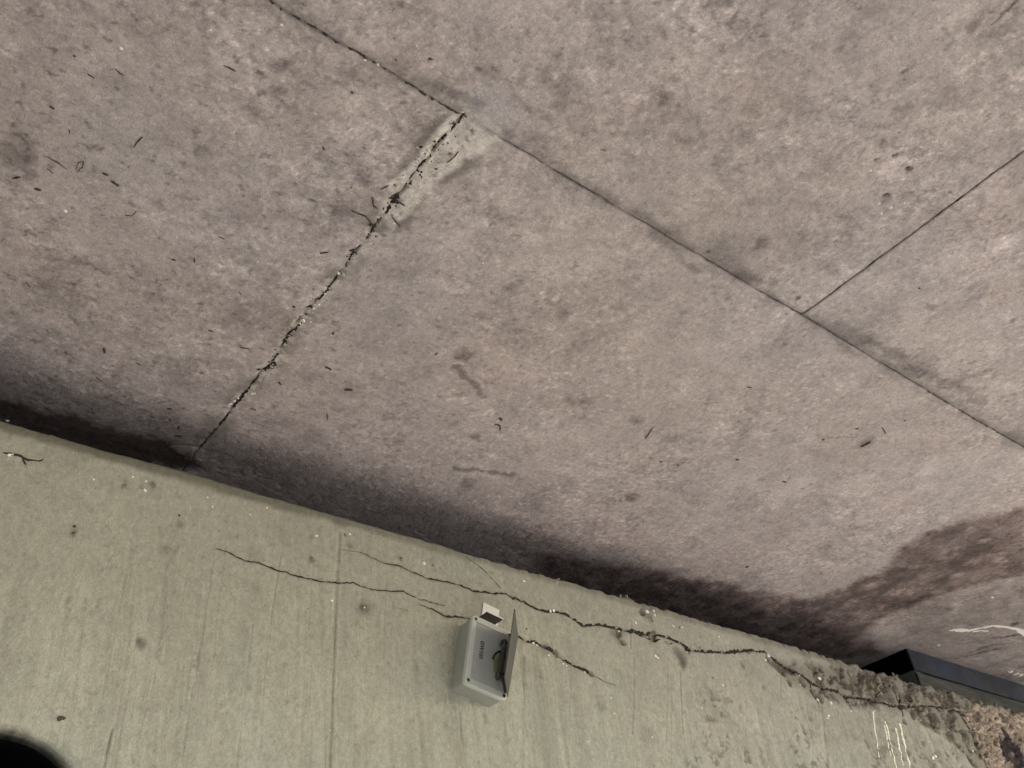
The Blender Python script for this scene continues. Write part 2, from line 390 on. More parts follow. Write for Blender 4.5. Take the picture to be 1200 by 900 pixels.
        c[near] = cn
    # stains, and a painted dusk by the beam
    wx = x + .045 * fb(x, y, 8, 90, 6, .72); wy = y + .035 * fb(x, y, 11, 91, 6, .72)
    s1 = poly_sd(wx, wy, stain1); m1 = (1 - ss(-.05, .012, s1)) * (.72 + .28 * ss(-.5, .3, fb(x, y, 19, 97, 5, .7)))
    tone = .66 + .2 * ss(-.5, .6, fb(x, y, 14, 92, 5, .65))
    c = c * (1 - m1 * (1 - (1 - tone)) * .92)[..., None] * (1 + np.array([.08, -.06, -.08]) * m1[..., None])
    s4 = 1 - ss(-.10, .06, poly_sd(wx, wy, dusk_area)); c = c * (1 - s4 * (.42 + .16 * fb(x * .5, y, 26, 98, 4, .7)))[..., None]  # broad dusk put into the soffit colour beside the beam
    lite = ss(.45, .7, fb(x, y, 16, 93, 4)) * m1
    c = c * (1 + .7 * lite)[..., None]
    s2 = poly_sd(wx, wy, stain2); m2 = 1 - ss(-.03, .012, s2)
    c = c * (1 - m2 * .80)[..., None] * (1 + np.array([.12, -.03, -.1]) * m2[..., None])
    for (a, b), r, k in smW:
        m = (np.abs(x - a) < r * 3) & (np.abs(y - b) < r * 3)
        if np.any(m):
            xm, ym = x[m], y[m]
            dd = np.hypot(xm - a, ym - b) / r + .7 * fb(xm, ym, .8 / r, 95, 4, .65)
            g = (1 - ss(.3, 1.5, dd)) * k
            c[m] = c[m] * (1 - g * 1.0)[..., None]
    for a, b, w, k in stW:
        lo = (min(a[0], b[0]) - 4 * w, min(a[1], b[1]) - 4 * w); hi = (max(a[0], b[0]) + 4 * w, max(a[1], b[1]) + 4 * w)
        m = (x > lo[0]) & (x < hi[0]) & (y > lo[1]) & (y < hi[1])
        if np.any(m):
            xm, ym = x[m], y[m]
            dd = seg_dist(xm + 1.2 * w * fb(xm, ym, .12 / w, 98, 3), ym + 1.2 * w * fb(xm, ym, .12 / w, 99, 3), [a, b]) / w + 1.5 * fb(xm, ym, .45 / w, 96, 5, .7)
            c[m] = c[m] * (1 - (1 - ss(.1, 1.5, dd)) * k * .9)[..., None]
    for (a, b), r in holeW:
        m = (np.abs(x - a) < r * 2.5) & (np.abs(y - b) < r * 2.5)
        if np.any(m):
            dd = np.hypot(x[m] - a, (y[m] - b)) / r + .45 * fb(x[m], y[m], 1.2 / r, 20, 3)
            c[m] = mixc(c[m], (.05, .04, .035), (1 - ss(.2, .9, dd)) * .8)
    return np.clip(c, .004, .8)

deck = thing('bridge_deck', 'stained grey brown concrete underside of the bridge overhead, cast in large panels with cracked joints', 'bridge deck', (1., 0., H))
Y0, Y1, Y2, Y3 = -1.9, -1.153, YA, 2.507
X_L, X_R = -3.44, 8.6
def sx(x):
    if x < -.25: return min(.25, .003 + (-.25 - x) * .12)
    if x < 1.9: return .0030
    if x < 4.6: return .0030 + (x - 1.9) * .0021
    return min(.4, .0086 + (x - 4.6) * .2)
def sy(y):
    if y < -.08: return min(.25, .003 + (-.08 - y) * .15)
    if y < 2.05: return .0031
    return .0031 + (y - 2.05) * .15
def rev(a, b, sf):      # grows the same way whichever end is fine
    n = [a]
    while n[-1] < b: n.append(n[-1] + sf(n[-1]))
    n = np.array(n); return a + (n - a) * (b - a) / (n[-1] - a)
def panel(x0, x1, y0, y1, fine=True):
    xs = rev(x0, x1, sx if fine else (lambda v: .25)); ys = rev(y0, y1, sy if fine else (lambda v: .25))
    if fine:   # extra lines beside the joints
        ex = [v for j in (XC, XB) for v in j + np.array([-.0045, -.003, -.0015, -.0007, .0007, .0015, .003, .0045]) if x0 < v < x1]
        ey = [v for v in YA + np.array([-.005, -.0035, -.0022, -.001, .001, .0022, .0035, .005]) if y0 < v < y1]
        xs = np.unique(np.concatenate([xs, ex])); ys = np.unique(np.concatenate([ys, ey]))
    X, Y = np.meshgrid(xs, ys, indexing='ij')
    Z = H + soff_h(X, Y)
    C = soff_col(X, Y)
    return link('soffit_panel', gridmesh('soffit_panel', np.stack([X, Y, Z], -1), C, flip=True), M_SOFF, deck)
panel(X_L, XB, Y2, Y3); panel(XB, 4.558, Y2, Y3); panel(4.558, X_R, Y2, Y3, False)
panel(-2.5, XC, Y1, Y2); panel(XC, 5.471, Y1, Y2); panel(X_L, -2.5, Y1, Y2, False); panel(5.471, X_R, Y1, Y2, False)
for a, b in ((X_L, .558), (.558, 4.558), (4.558, X_R)): panel(a, b, Y0, Y1, False)
link('deck_slab', boxmesh('deck_slab', (X_L, Y0, H + .02), (X_R, Y3 + .3, H + .42), .01), M_BACK, deck, False)
link('shade_slab', boxmesh('shade_slab', (X_L, -6.2, H + .004), (2.3, Y0 - .003, H + .40), .01), M_BACK, deck, False)  # unseen slab, added to shade the ground on the left

# ------------------------------------------------------------------ ribbons and lumps that follow a surface
def soff_pt(x, y, out=0.):
    h = soff_h(np.array([[x]]), np.array([[y]]))[0, 0]
    return np.array([x, y, H + h - out])
def subdiv(pts, step):
    out = []
    for a, b in zip(pts[:-1], pts[1:]):
        a = np.array(a); b = np.array(b); n = max(1, int(np.linalg.norm(b - a) / step))
        for k in range(n): out.append(a + (b - a) * k / n)
    out.append(np.array(pts[-1])); return np.array(out)
def ribbon(name, pts, w0, w1, surf, m, parent, jag=.35, wj=.5, out=.0007, step=.0045, taper=True, maxw=None):
    p = subdiv(pts, step); n = len(p)
    if n < 3: p = subdiv(pts, step / 4); n = len(p)
    t = np.gradient(p, axis=0); t /= np.linalg.norm(t, axis=1)[:, None] + 1e-9
    nn = np.stack([-t[:, 1], t[:, 0]], 1)
    r = np.random.RandomState(abs(hash((round(pts[0][0], 4), n))) % 99999) if False else np.random.RandomState(int(abs(pts[0][0] * 7919 + pts[0][1] * 104729) * 10) % 99999)
    u = np.linspace(0, 1, n)
    w = w0 + (w1 - w0) * u
    w = w * (1 + wj * (r.rand(n) * 2 - 1))
    if taper: w = w * np.clip(np.minimum(u, 1 - u) * 10 + .15, 0, 1)
    off = np.cumsum(r.randn(n)) ; off = off - np.linspace(off[0], off[-1], n)
    off = off / (np.abs(off).max() + 1e-9) * jag * .004 + r.randn(n) * w * jag * .35
    off[0] = off[-1] = 0
    c = p + nn * off[:, None]
    V = []
    for k in range(n):
        for s in (-.5, .5):
            q = c[k] + nn[k] * w[k] * s * (1 + .3 * r.randn() * wj)
            V.append(surf(q[0], q[1], out))
    f = [(2 * k, 2 * k + 1, 2 * k + 3, 2 * k + 2) for k in range(n - 1)]
    return link(name, pymesh(name, V, f), m, parent, False)
import bmesh
def lump(name, c, r, m, parent, sq=(1, 1, .7), seed=0, sub=2, rough=.35):
    bm = bmesh.new(); bmesh.ops.create_icosphere(bm, subdivisions=sub, radius=1)
    R = random.Random(seed * 31 + int(c[0] * 9999))
    a = R.random() * 6.28; el = 1 + R.random() * .5
    for v in bm.verts:
        k = 1 + rough * (R.random() * 2 - 1)
        x, y, z = v.co * k; x *= el
        v.co = Vector((x * sq[0], y * sq[1], z * sq[2]))
    bmesh.ops.rotate(bm, verts=bm.verts, cent=(0, 0, 0), matrix=Matrix.Rotation(a, 3, 'Y' if sq[1] < 1 else 'Z'))
    for v in bm.verts: v.co = v.co * r + Vector(c)
    me = bpy.data.meshes.new(name); bm.to_mesh(me); bm.free()
    return link(name, me, m, parent, False)
def tube(name, pts, rad, m, parent, seg=6):
    V = []; f = []; pts = [Vector(p) for p in pts]; n = len(pts)
    rad = rad if isinstance(rad, (list, tuple)) else [rad] * n
    for i, p in enumerate(pts):
        t = (pts[min(i + 1, n - 1)] - pts[max(i - 1, 0)]).normalized()
        a = t.orthogonal().normalized(); b = t.cross(a)
        for k in range(seg):
            g = 2 * math.pi * k / seg; V.append(p + (a * math.cos(g) + b * math.sin(g)) * rad[i])
    for i in range(n - 1):
        for k in range(seg):
            f.append((i * seg + k, i * seg + (k + 1) % seg, (i + 1) * seg + (k + 1) % seg, (i + 1) * seg + k))
    f.append(tuple(range(seg))[::-1]); f.append(tuple(range((n - 1) * seg, n * seg)))
    return link(name, pymesh(name, V, f), m, parent)

# open gaps along joint B: (points px, widths px)
gaps = [([(544,138),(536,147)],1.5),([(535,147),(530,152),(527,156)],3.2),([(523,158),(517,166),(513,171)],3.2),([(511,172),(506,180)],3),([(505,182),(503,187)],2.5),
 ([(499,191),(494,196),(488,202)],2.4),([(487,203),(482,209),(479,213)],3.2),([(477,215),(473,222)],2.6),([(466,229),(462,234),(459,241)],5.5),([(457,241),(455,248),(452,252)],3.4),
 ([(447,255),(443,258)],2.5),([(441,262),(437,268),(434,274)],3.4),([(432,277),(429,281)],2.2),([(421,289),(417,294),(413,298),(408,307)],3),([(416,292),(409,294)],2.4),([(406,310),(405,314)],2),
 ([(396,322),(390,331),(383,340)],2.6),([(381,343),(382,341),(374,350)],2.2),([(376,350),(370,351)],3),([(366,359),(358,360)],3),([(354,377),(350,381),(345,388)],3.2),([(346,385),(338,391),(332,404)],3.6),
 ([(336,398),(330,406)],3.4),([(326,414),(322,420),(318,424)],2.6),([(322,424),(319,430),(312,432),(306,433)],5.5),([(307,433),(300,432)],3.5),([(303,441),(297,448),(290,457)],2.4),([(290,457),(284,464),(279,471)],3.6),([(281,467),(273,478)],3),
 ([(270,483),(263,491),(256,500)],1.9),([(255,501),(248,508),(243,514)],1.5),([(241,518),(235,524)],1),([(222,538),(214,552)],1)]
for pts, w in gaps:
    q = [S(*p) for p in pts]; k = pxs((*q[0], H))
    ribbon('crack_gap', q, w * k, w * k * .8, soff_pt, M_CRACK, deck, jag=.25, wj=.55, out=.0012, step=.003)
M_DUST = plain('joint_dirt', (.05, .041, .035), .95, .4)
gapsA = [([(316,2),(322,8)],3),([(327,12),(330,13)],2.5),([(342,20),(352,26)],2.5),([(360,28),(372,36)],3),([(377,39),(384,45)],3.4),([(388,48),(398,54)],1.6),([(407,57),(420,64),(424,68)],3),([(424,66),(430,71)],3.4),([(435,74),(440,77)],2.5),([(449,80),(453,83)],3),([(459,86),(463,89)],3),
 ([(474,97),(483,103),(490,106)],2.2),([(489,108),(500,114)],1.8),([(504,116),(509,119)],3.4),([(512,121),(524,127)],1.8),([(522,125),(532,131),(539,137)],3),([(540,137),(548,140)],1.6)]
for pts, w in gapsA:
    q = [S(*p) for p in pts]; k = pxs((*q[0], H)); q = [(a, float(yA(a)) + (b - float(yA(a))) * .3) for a, b in q]
    ribbon('crack_gap', q, w * k * .9, w * k * .7, soff_pt, M_DUST, deck, jag=.25, wj=.5, out=.001, step=.003)
for pts, w in [([(741,254),(760,266),(790,284)],1.3),([(800,293),(835,312)],1.5),([(840,313),(880,336)],1.5),([(884,339),(940,370)],1.6),([(945,373),(985,396)],1.8),([(985,396),(1030,424)],1.7),([(1036,427),(1085,455)],1.8),([(1088,458),(1120,478)],1.8),([(1124,480),(1160,502)],1.7),([(1163,503),(1205,529)],2.2),([(585,160),(640,192)],1.3),([(645,196),(700,228)],1.2)]:
    q = [S(*p) for p in pts]; q = [(a, float(yA(a))) for a, b in q]; k = pxs((*q[0], H))
    ribbon('joint_gap', q, w * k * .55, w * k * .55, soff_pt, M_JOINT, deck, jag=.35, wj=.75, out=.0008, step=.006)

for (a0, a1), w in [((.66, .47), 1.4), ((.47, .40), 1.), ((.40, .18), 1.5), ((.18, .05), 1.2), ((.05, -.2), 1.5)]:
    k = pxs((XC, .4, H)); ribbon('joint_gap', [(XC, a0), (XC, (a0 + a1) / 2), (XC, a1)], w * k * 1.5, w * k * 1.5, soff_pt, M_CRACKS, deck, jag=.1, wj=.25, out=.0008, step=.008, taper=False)

# dark debris caught on the soffit (px strokes)
debris = [([(86,64),(89,66)],3),([(103,86),(110,91)],2.2),([(135,80),(140,85),(145,88)],1.8),([(262,76),(270,80),(277,83)],2.2),([(58,124),(64,127)],2.5),([(81,152),(82,156)],1.6),([(167,160),(160,167),(157,172)],2),
 ([(55,183),(65,189),(72,193),(79,198)],1.4),([(55,197),(63,203)],1.2),([(89,198),(92,190),(98,189),(97,195),(92,200)],1.4),([(15,208),(24,207)],3.2),([(40,220),(48,222)],3.2),([(121,202),(127,205)],3),([(130,212),(140,217)],3),
 ([(147,252),(155,253),(160,247)],1.2),([(257,277),(263,280)],1.6),([(375,296),(385,295)],2),([(378,171),(380,175)],2.5),([(201,303),(206,305)],2),([(228,302),(228,307)],2),([(122,407),(123,412)],3.5),([(281,406),(292,408)],1.8),([(196,478),(202,479)],2),
 ([(210,499),(209,502)],2.5),([(205,510),(214,510)],2.4),([(207,529),(216,532)],2.8),([(382,429),(388,432)],3),([(383,484),(384,492)],1.6),([(327,447),(329,450)],2.5),([(390,389),(391,391)],3),([(343,358),(346,359)],2.5),
 ([(404,456),(413,456)],3.6),([(510,415),(513,413)],2),([(585,489),(588,492)],2.8),([(580,497),(586,498),(586,504)],2.2),([(765,501),(760,508),(756,514)],1.6),([(411,219),(413,219)],2),([(436,231),(438,241),(443,244)],2.2),([(455,217),(446,222)],2),
 ([(412,246),(420,250),(428,253),(435,261)],2),([(433,261),(438,264)],3.5),([(456,232),(464,235),(474,241)],3),([(459,231),(468,226)],2),([(465,240),(462,229)],3),([(459,254),(464,260),(469,265)],1.8),([(537,178),(533,184),(524,190)],1.8),([(704,176),(709,177)],1.6),
 ([(875,453),(881,454)],1.5),([(963,515),(966,514)],2),([(1034,501),(1038,508)],1.6),([(1009,523),(1020,517)],2.6),([(917,564),(922,565)],2),([(1076,337),(1078,337)],2),([(1059,492),(1061,492)],2),([(862,538),(866,539)],2),([(1006,502),(1002,502)],1.6),
 ([(794,545),(795,544)],2),([(776,541),(772,540)],1.6),([(873,664),(877,663)],2.5),([(463,69),(465,71)],2.5),([(507,70),(503,68)],2),([(412,107),(414,109)],2.5),([(435,265),(431,262)],1.4),([(120,446),(113,442)],1.4),([(300,480),(295,478)],1.5),([(283,345),(280,341)],1.2),([(175,487),(182,489)],1.4),([(160,425),(165,428)],1.3),([(30,330),(36,336)],1.2),([(250,388),(244,386)],1.5)]
for i, (pts, w) in enumerate(debris):
    q = [S(*p) for p in pts]; k = pxs((*q[0], H))
    P = [soff_pt(a, b, .0005 + w * k * .35) for a, b in subdiv(q, 2.5 * k)]
    r = [w * k * .42 * (.55 + .45 * math.sin(math.pi * (j + .7) / (len(P) + .4))) * random.uniform(.8, 1.2) for j in range(len(P))]
    P = [p + np.array([random.uniform(-.3, .3) * k, random.uniform(-.3, .3) * k, 0]) for p in P]
    tube('debris', P, r, M_RUSTY if i in (10, 11) else M_TWIG, deck, 5)
for i in range(34):   # tiny bits
    px, py = random.uniform(0, 560), random.uniform(60, 520)
    if py > 470 + px * .28 or random.random() < .25: continue
    q = S(px, py); k = pxs((*q, H)); lump('debris', soff_pt(*q, .0005), random.uniform(.5, 1.1) * k, M_TWIG, deck, (1, .6, .5), i, 1)
R8 = random.Random(21)
for i in range(230):
    t_ = R8.random() ** .9 * (len(crackB) - 9); j_ = int(t_); a_ = np.array(crackB[j_]); b_ = np.array(crackB[j_ + 1])
    c_ = a_ + (b_ - a_) * (t_ - j_); wd = .016 if j_ > 9 else .024
    q = (c_[0] + R8.gauss(0, wd * .55), c_[1] + R8.gauss(0, .006))
    if q[1] < YA + .005: continue
    lump('pale_chip' if R8.random() < .62 else 'debris', soff_pt(*q, .0004), R8.uniform(.0012, .0034), M_CRUMB if R8.random() < .62 else M_CRACKS, deck, (1, .8, .35), i, 1, .5)
# pale chips along the joints
for i, (px, py, r) in enumerate([(397,321,2.4),(374,357,1.6),(368,361,1.6),(356,375,2.4),(352,379,1.8),(364,377,1.4),(330,29,1.8),(343,42,0),(443,78,2.2),(461,238,2),(462,262,1.6),(428,71,1.6),(299,461,1.4),(270,473,2),(275,470,2),(279,467,1.8),(296,461,1.8),(268,476,1.6),(381,345,1.4),(142,56,2.2),(247,35,1.2),(566,308,1.2),(9,493,2.4),(61,511,2),(70,514,1.6),(926,757,0),(1100,756,1.8),(1184,787,3),(1190,790,2.5),(1196,791,3),(1193,789,2),(565,12,0),(77,247,2.5),(1163,700,2),(500,135,0),(1050,181,2.2),(1042,195,2),(1058,210,2.2),(1030,238,2),(1044,243,2.4),(1060,238,1.6),(1020,200,1.8),(1033,250,2)]):
    if r <= 0: continue
    q = S(px, py); k = pxs((*q, H)); lump('pale_chip', soff_pt(*q, .0008), r * k * .75, M_LIME if px > 1000 or py > 480 else M_WHITE, deck, (1, 1, .5), i)
# lime trail at the right
trail = [((1112,739),2),((1120,738),6),((1128,739),10),((1136,739),8),((1145,737),6),((1155,735),4.5),((1165,733),4),((1180,735),4.5),((1192,737),7),((1199,741),9),((1206,747),9)]
for a, b in zip(trail[:-1], trail[1:]):
    pass
def lime(px, name='lime_deposit', m=M_LIME, surf=soff_pt, conv=S, dim=H):
    q = [conv(*p[0]) for p in px]
    k = pxs((*q[0], H) if conv is S else (q[0][0], D, q[0][1]))
    n = 0; V = []; f = []
    R = random.Random(5)
    for i in range(len(q) - 1):
        a = np.array(q[i]); b = np.array(q[i + 1]); t = b - a; t /= np.linalg.norm(t); nn = np.array([-t[1], t[0]])
        for s in range(3):
            u = s / 3; c = a + (b - a) * u; w = (px[i][1] * (1 - u) + px[i + 1][1] * u) * k * .5 * R.uniform(.7, 1.3)
            V += [surf(*(c - nn * w), .0008), surf(*(c + nn * w * R.uniform(.6, 1.2)), .0008)]
    for i in range(len(V) // 2 - 1): f.append((2 * i, 2 * i + 1, 2 * i + 3, 2 * i + 2))
    return V, f
V, f = lime(trail); link('lime_trail', pymesh('lime_trail', V, f), M_LIME, deck, False)
V, f = lime([((1140,740),3),((1150,739),3),((1163,740),1)]); link('lime_trail', pymesh('lime_trail', V, f), M_LIME, deck, False)

# ================================================================== WALL
wall = thing('concrete_wall', 'pale green grey concrete wall filling the lower part, cracked along its top edge', 'wall', (1., D, ZG))
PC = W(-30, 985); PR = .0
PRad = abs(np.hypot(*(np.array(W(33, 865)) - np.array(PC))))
c1 = [(425,648),(450,660),(467,663),(487,672),(500,678),(523,682),(540,686),(557,693),(580,695),(593,695),(600,700),(613,705),(627,713),(640,717),(655,717),(667,722),(683,733),(700,732),(720,736),(740,740),(757,743),(768,743),(780,747),(791,751),(800,756),(807,761),(817,763),(825,764),(838,764),(850,765),(868,763),(877,762),(897,764),(910,775),(925,783),(938,791),(953,802),(967,807),(982,811),(990,817),(1017,819),(1027,822),(1047,827),(1067,828),(1083,827),(1113,830)]
c1w = [1.22 * q for q in [.5,.7,.8,.9,1.,1.1,1.3,1.4,1.5,1.5,2.6,2,1.8,1.9,2.2,2.4,2.6,2.4,2.6,2.8,3,2.6,2.4,2.6,3,3,2.8,2.2,2.4,2.8,3,2.2,2,2.2,1.6,2.4,2.8,2.8,2.8,2.4,2.4,2.2,2.2,2,1.6,1.5]]
c2 = [(253,643),(267,647),(287,657),(307,661),(328,669),(347,675),(363,679),(383,682),(400,683),(413,683),(435,691),(457,693),(473,693),(490,702),(510,707),(522,710)]
c2w = [1.2,1.4,1.6,1.5,1.7,1.6,1.5,1.5,1.5,1.4,1.6,1.6,1.5,1.3,.9,.6]
c3 = [(491,708),(506,713),(520,722),(533,723),(552,725)]
c4 = [(605,744),(617,752),(627,753),(637,758),(648,763),(660,773),(677,782),(693,790)]
c5 = [(693,790),(710,800),(722,804)]
c6 = [(545,652),(567,668),(587,690)]
c7 = [(747,744),(757,748),(767,751),(774,749)]
c7b = [(778,752),(785,755),(792,753)]
c8 = [(1113,830),(1123,834),(1133,850),(1145,870),(1152,884),(1157,900),(1160,915)]
c9 = [(462,711),(480,717)]
c10 = [(400,644),(425,648)]
c11 = [(1053,813),(1056,825),(1058,840)]
c12 = [(938,790),(948,800),(956,815),(960,830)]
craw = [(c1, 1), (c2, .6), (c3, .8), (c4, 1.2), (c8, 1.)]
cW = [([W(*p) for p in c], k) for c, k in craw]
rough = [W(*p) for p in [(900,775),(940,778),(985,782),(1040,790),(1080,800),(1130,812),(1210,836),(1210,910),(1150,910),(1120,870),(1060,832),(1000,826),(955,815),(925,800)]]
patch = [W(*p) for p in [(1137,850),(1130,832),(1150,826),(1215,838),(1215,915),(1168,915),(1150,880)]]
patch2 = [W(*p) for p in [(740,830),(800,815),(860,800),(930,815),(1000,830),(1110,850),(1150,915),(720,915)]]
spallsW = [(752,718,9),(766,746,11),(725,743,8),(730,752,7),(693,790,5),(650,765,7),(638,757,5),(601,700,4),(805,760,8),(990,800,11),(1005,805,12),(1021,803,9),(1042,815,16),(1064,812,14),(985,790,7),(1010,790,8),(1070,838,8),(1060,846,6),(1092,838,8),(764,727,3),(925,800,7),(940,800,8),(955,812,10),(963,818,8),(1135,815,9),(1145,838,10),(1165,820,6),(1180,870,16),(1193,890,14),(1188,850,8),(876,763,5),(900,772,6),(1100,845,5),(1098,828,7)]
spW = [(W(x, y), r * pxs((W(x, y)[0], D, W(x, y)[1])) * .75) for x, y, r in spallsW]
formlines = [([(399,625),(395,700),(391,790),(387,905)],2.2,.45),([(395,660),(389,760),(381,905)],1.,.25),([(240,733),(227,805),(213,895)],1.2,.3),([(197,733),(180,800),(167,850)],1.2,.22),([(132,855),(126,880),(121,905)],1.8,.55),([(330,650),(322,700),(318,725)],1.2,.35),([(320,715),(311,790),(306,880)],1.2,.2),
 ([(210,640),(195,660),(190,740),(184,770)],4,.2),([(744,770),(743,830),(741,860)],1.6,.3),([(783,770),(782,830),(781,870)],1.4,.25),([(797,785),(799,830),(800,860)],1.6,.35),([(740,733),(739,760)],1.4,.35),([(614,770),(614,830),(612,900)],3,.2),([(418,690),(417,700),(419,765)],1,.25),([(540,830),(540,890)],1.4,.2),
 ([(960,810),(966,850),(970,890)],3,.25),([(1143,840),(1150,870),(1156,900)],3,.5),([(915,770),(915,820)],2,.2),([(265,640),(255,720),(248,790)],1.4,.18),([(100,700),(92,780),(86,840)],2.,.14),([(60,760),(52,830)],2.,.12),([(157,690),(147,790),(135,860)],1.6,.16)]
_r = random.Random(5)
for _ in range(60):
    x0_ = _r.choice([_r.uniform(20, 520), _r.uniform(20, 330), _r.uniform(640, 1000)]); ty_ = _r.uniform(640, 860) + max(0, x0_ - 500) * .12; ln_ = _r.uniform(30, 190)
    sl_ = np.interp(x0_, [0, 200, 400, 1000], [-.24, -.17, -.045, .02]) + _r.uniform(-.012, .012)
    formlines.append(([(x0_, ty_), (x0_ + sl_ * ln_ * .5 + _r.uniform(-.8, .8), ty_ + ln_ * .5), (x0_ + sl_ * ln_, ty_ + ln_)], _r.uniform(.7, 1.5), _r.uniform(.08, .24)))
flW = [([W(*p) for p in q], w * pxs((W(*q[0])[0], D, W(*q[0])[1])), k) for q, w, k in formlines]
wsm = [(165,755,7,.5),(163,750,4,.5),(428,713,12,.45),(424,712,5,.5),(798,770,12,.6),(800,778,7,.5),(195,644,8,.35),(212,615,7,.35),(300,690,12,.15),(640,760,9,.3),(615,780,10,.2),(722,745,10,.4),(757,722,8,.4),(86,618,5,.3),(86,625,5,.5),(146,569,5,.55),(179,569,5,.6),(300,645,12,.12),(900,760,10,.2),(945,770,10,.2),(980,785,12,.25),(1075,868,8,.25),(1000,860,10,.2),(930,880,12,.2),(760,860,12,.15),(705,830,8,.3),(523,850,5,.3),(870,780,5,.4),(1130,858,8,.3),(895,806,4,.4),(850,822,6,.3),(365,656,5,.6),(400,612,10,.15),(470,655,4,.5),(365,630,5,.25),(288,741,10,.12),(293,805,4,.3),(770,768,6,.3),(560,700,8,.2),(410,640,5,.35)]
wsW = [(W(x, y), r * pxs((W(x, y)[0], D, W(x, y)[1])), k) for x, y, r, k in wsm]

def wall_h(x, z):           # outward, metres
    h = .0012 * fb(x, z, 2.5, 101, 4) + .0006 * fb(x, z, 30, 103, 4, .6)
    tx = x + .05 * (z - .8)
    h = h + .0006 * fb(tx * 1., z * .05, 45, 105, 3, .6) * ss(1.1, .7, z + .1 * fb(x, z, 3, 106, 2))
    h = h - .0012 * ss(.5, .9, fb(x, z, 40, 107, 3))
    wx = x + .012 * fb(x, z, 14, 108, 3); wz = z + .008 * fb(x, z, 16, 109, 3)
    big = x > 1.8
    if np.any(big):
        rm = np.zeros(np.shape(x)); xb, zb = x[big], z[big]
        ro = 1 - ss(-.02, .02, poly_sd(wx[big], wz[big], rough))
        r2 = 1 - ss(-.04, .05, poly_sd(wx[big], wz[big], patch2))
        pa = 1 - ss(-.015, .01, poly_sd(wx[big], wz[big], patch))
        n1 = fb(xb, zb, 22, 110, 4, .55); n2 = fb(xb, zb, 55, 112, 4, .6)
        n1 = fb(xb, zb, 22, 110, 4, .55); bm_ = ss(-.12, .12, fb(xb, zb, 11, 117, 4, .6) + .1); va, ga = vor(wx[big], wz[big], 34, 1); vb, gb = vor(wx[big], wz[big], 80, 2)
        v = -ro * .010 * ss(.12, .3, n1) * (1 - bm_) - ro * bm_ * (.013 * ss(.30, .38, va) * va + .0035 * vb + .004 * (1 - ss(.0, .12, ga)) * (va > .2))
        v = v - r2 * (.0035 * ss(.12, .5, fb(xb, zb, 42, 114, 4, .6)) * ss(-.1, .4, fb(xb, zb, 7, 116, 3)) - .0008 * n2)
        v = v + pa * (.012 * vb + .010 * va - .014 - .004 * (1 - ss(0, .15, gb)))
        rm[big] = v; h = h + rm
    for pts, k in cW:
        lo = np.min(pts, 0) - .03; hi = np.max(pts, 0) + .03
        m = (x > lo[0]) & (x < hi[0]) & (z > lo[1]) & (z < hi[1])
        if np.any(m):
            d = seg_dist(x[m], z[m], pts)
            fade = ss(1., 1.8, x[m]) * .8 + .2
            h[m] = h[m] - k * fade * (.0015 * (1 - ss(.0, .006, d)) + .004 * (1 - ss(.0, .0025, d)))
    for (a, b), r in spW:
        m = (np.abs(x - a) < r * 2.5) & (np.abs(z - b) < r * 2.5)
        if np.any(m):
            dd = np.hypot(x[m] - a, (z[m] - b)) / r + .5 * fb(x[m], z[m], 1. / r, 120, 4)
            h[m] = h[m] - min(.011, r * .55) * (1 - ss(.55, 1., dd)) 
    for pts, w, k in flW:
        lo = np.min(pts, 0) - .012; hi = np.max(pts, 0) + .012
        m = (x > lo[0]) & (x < hi[0]) & (z > lo[1]) & (z < hi[1])
        if np.any(m):
            d = seg_dist(x[m], z[m], pts); h[m] = h[m] - .0016 * k / .4 * (1 - ss(0, w * 1.1, d))
    return h
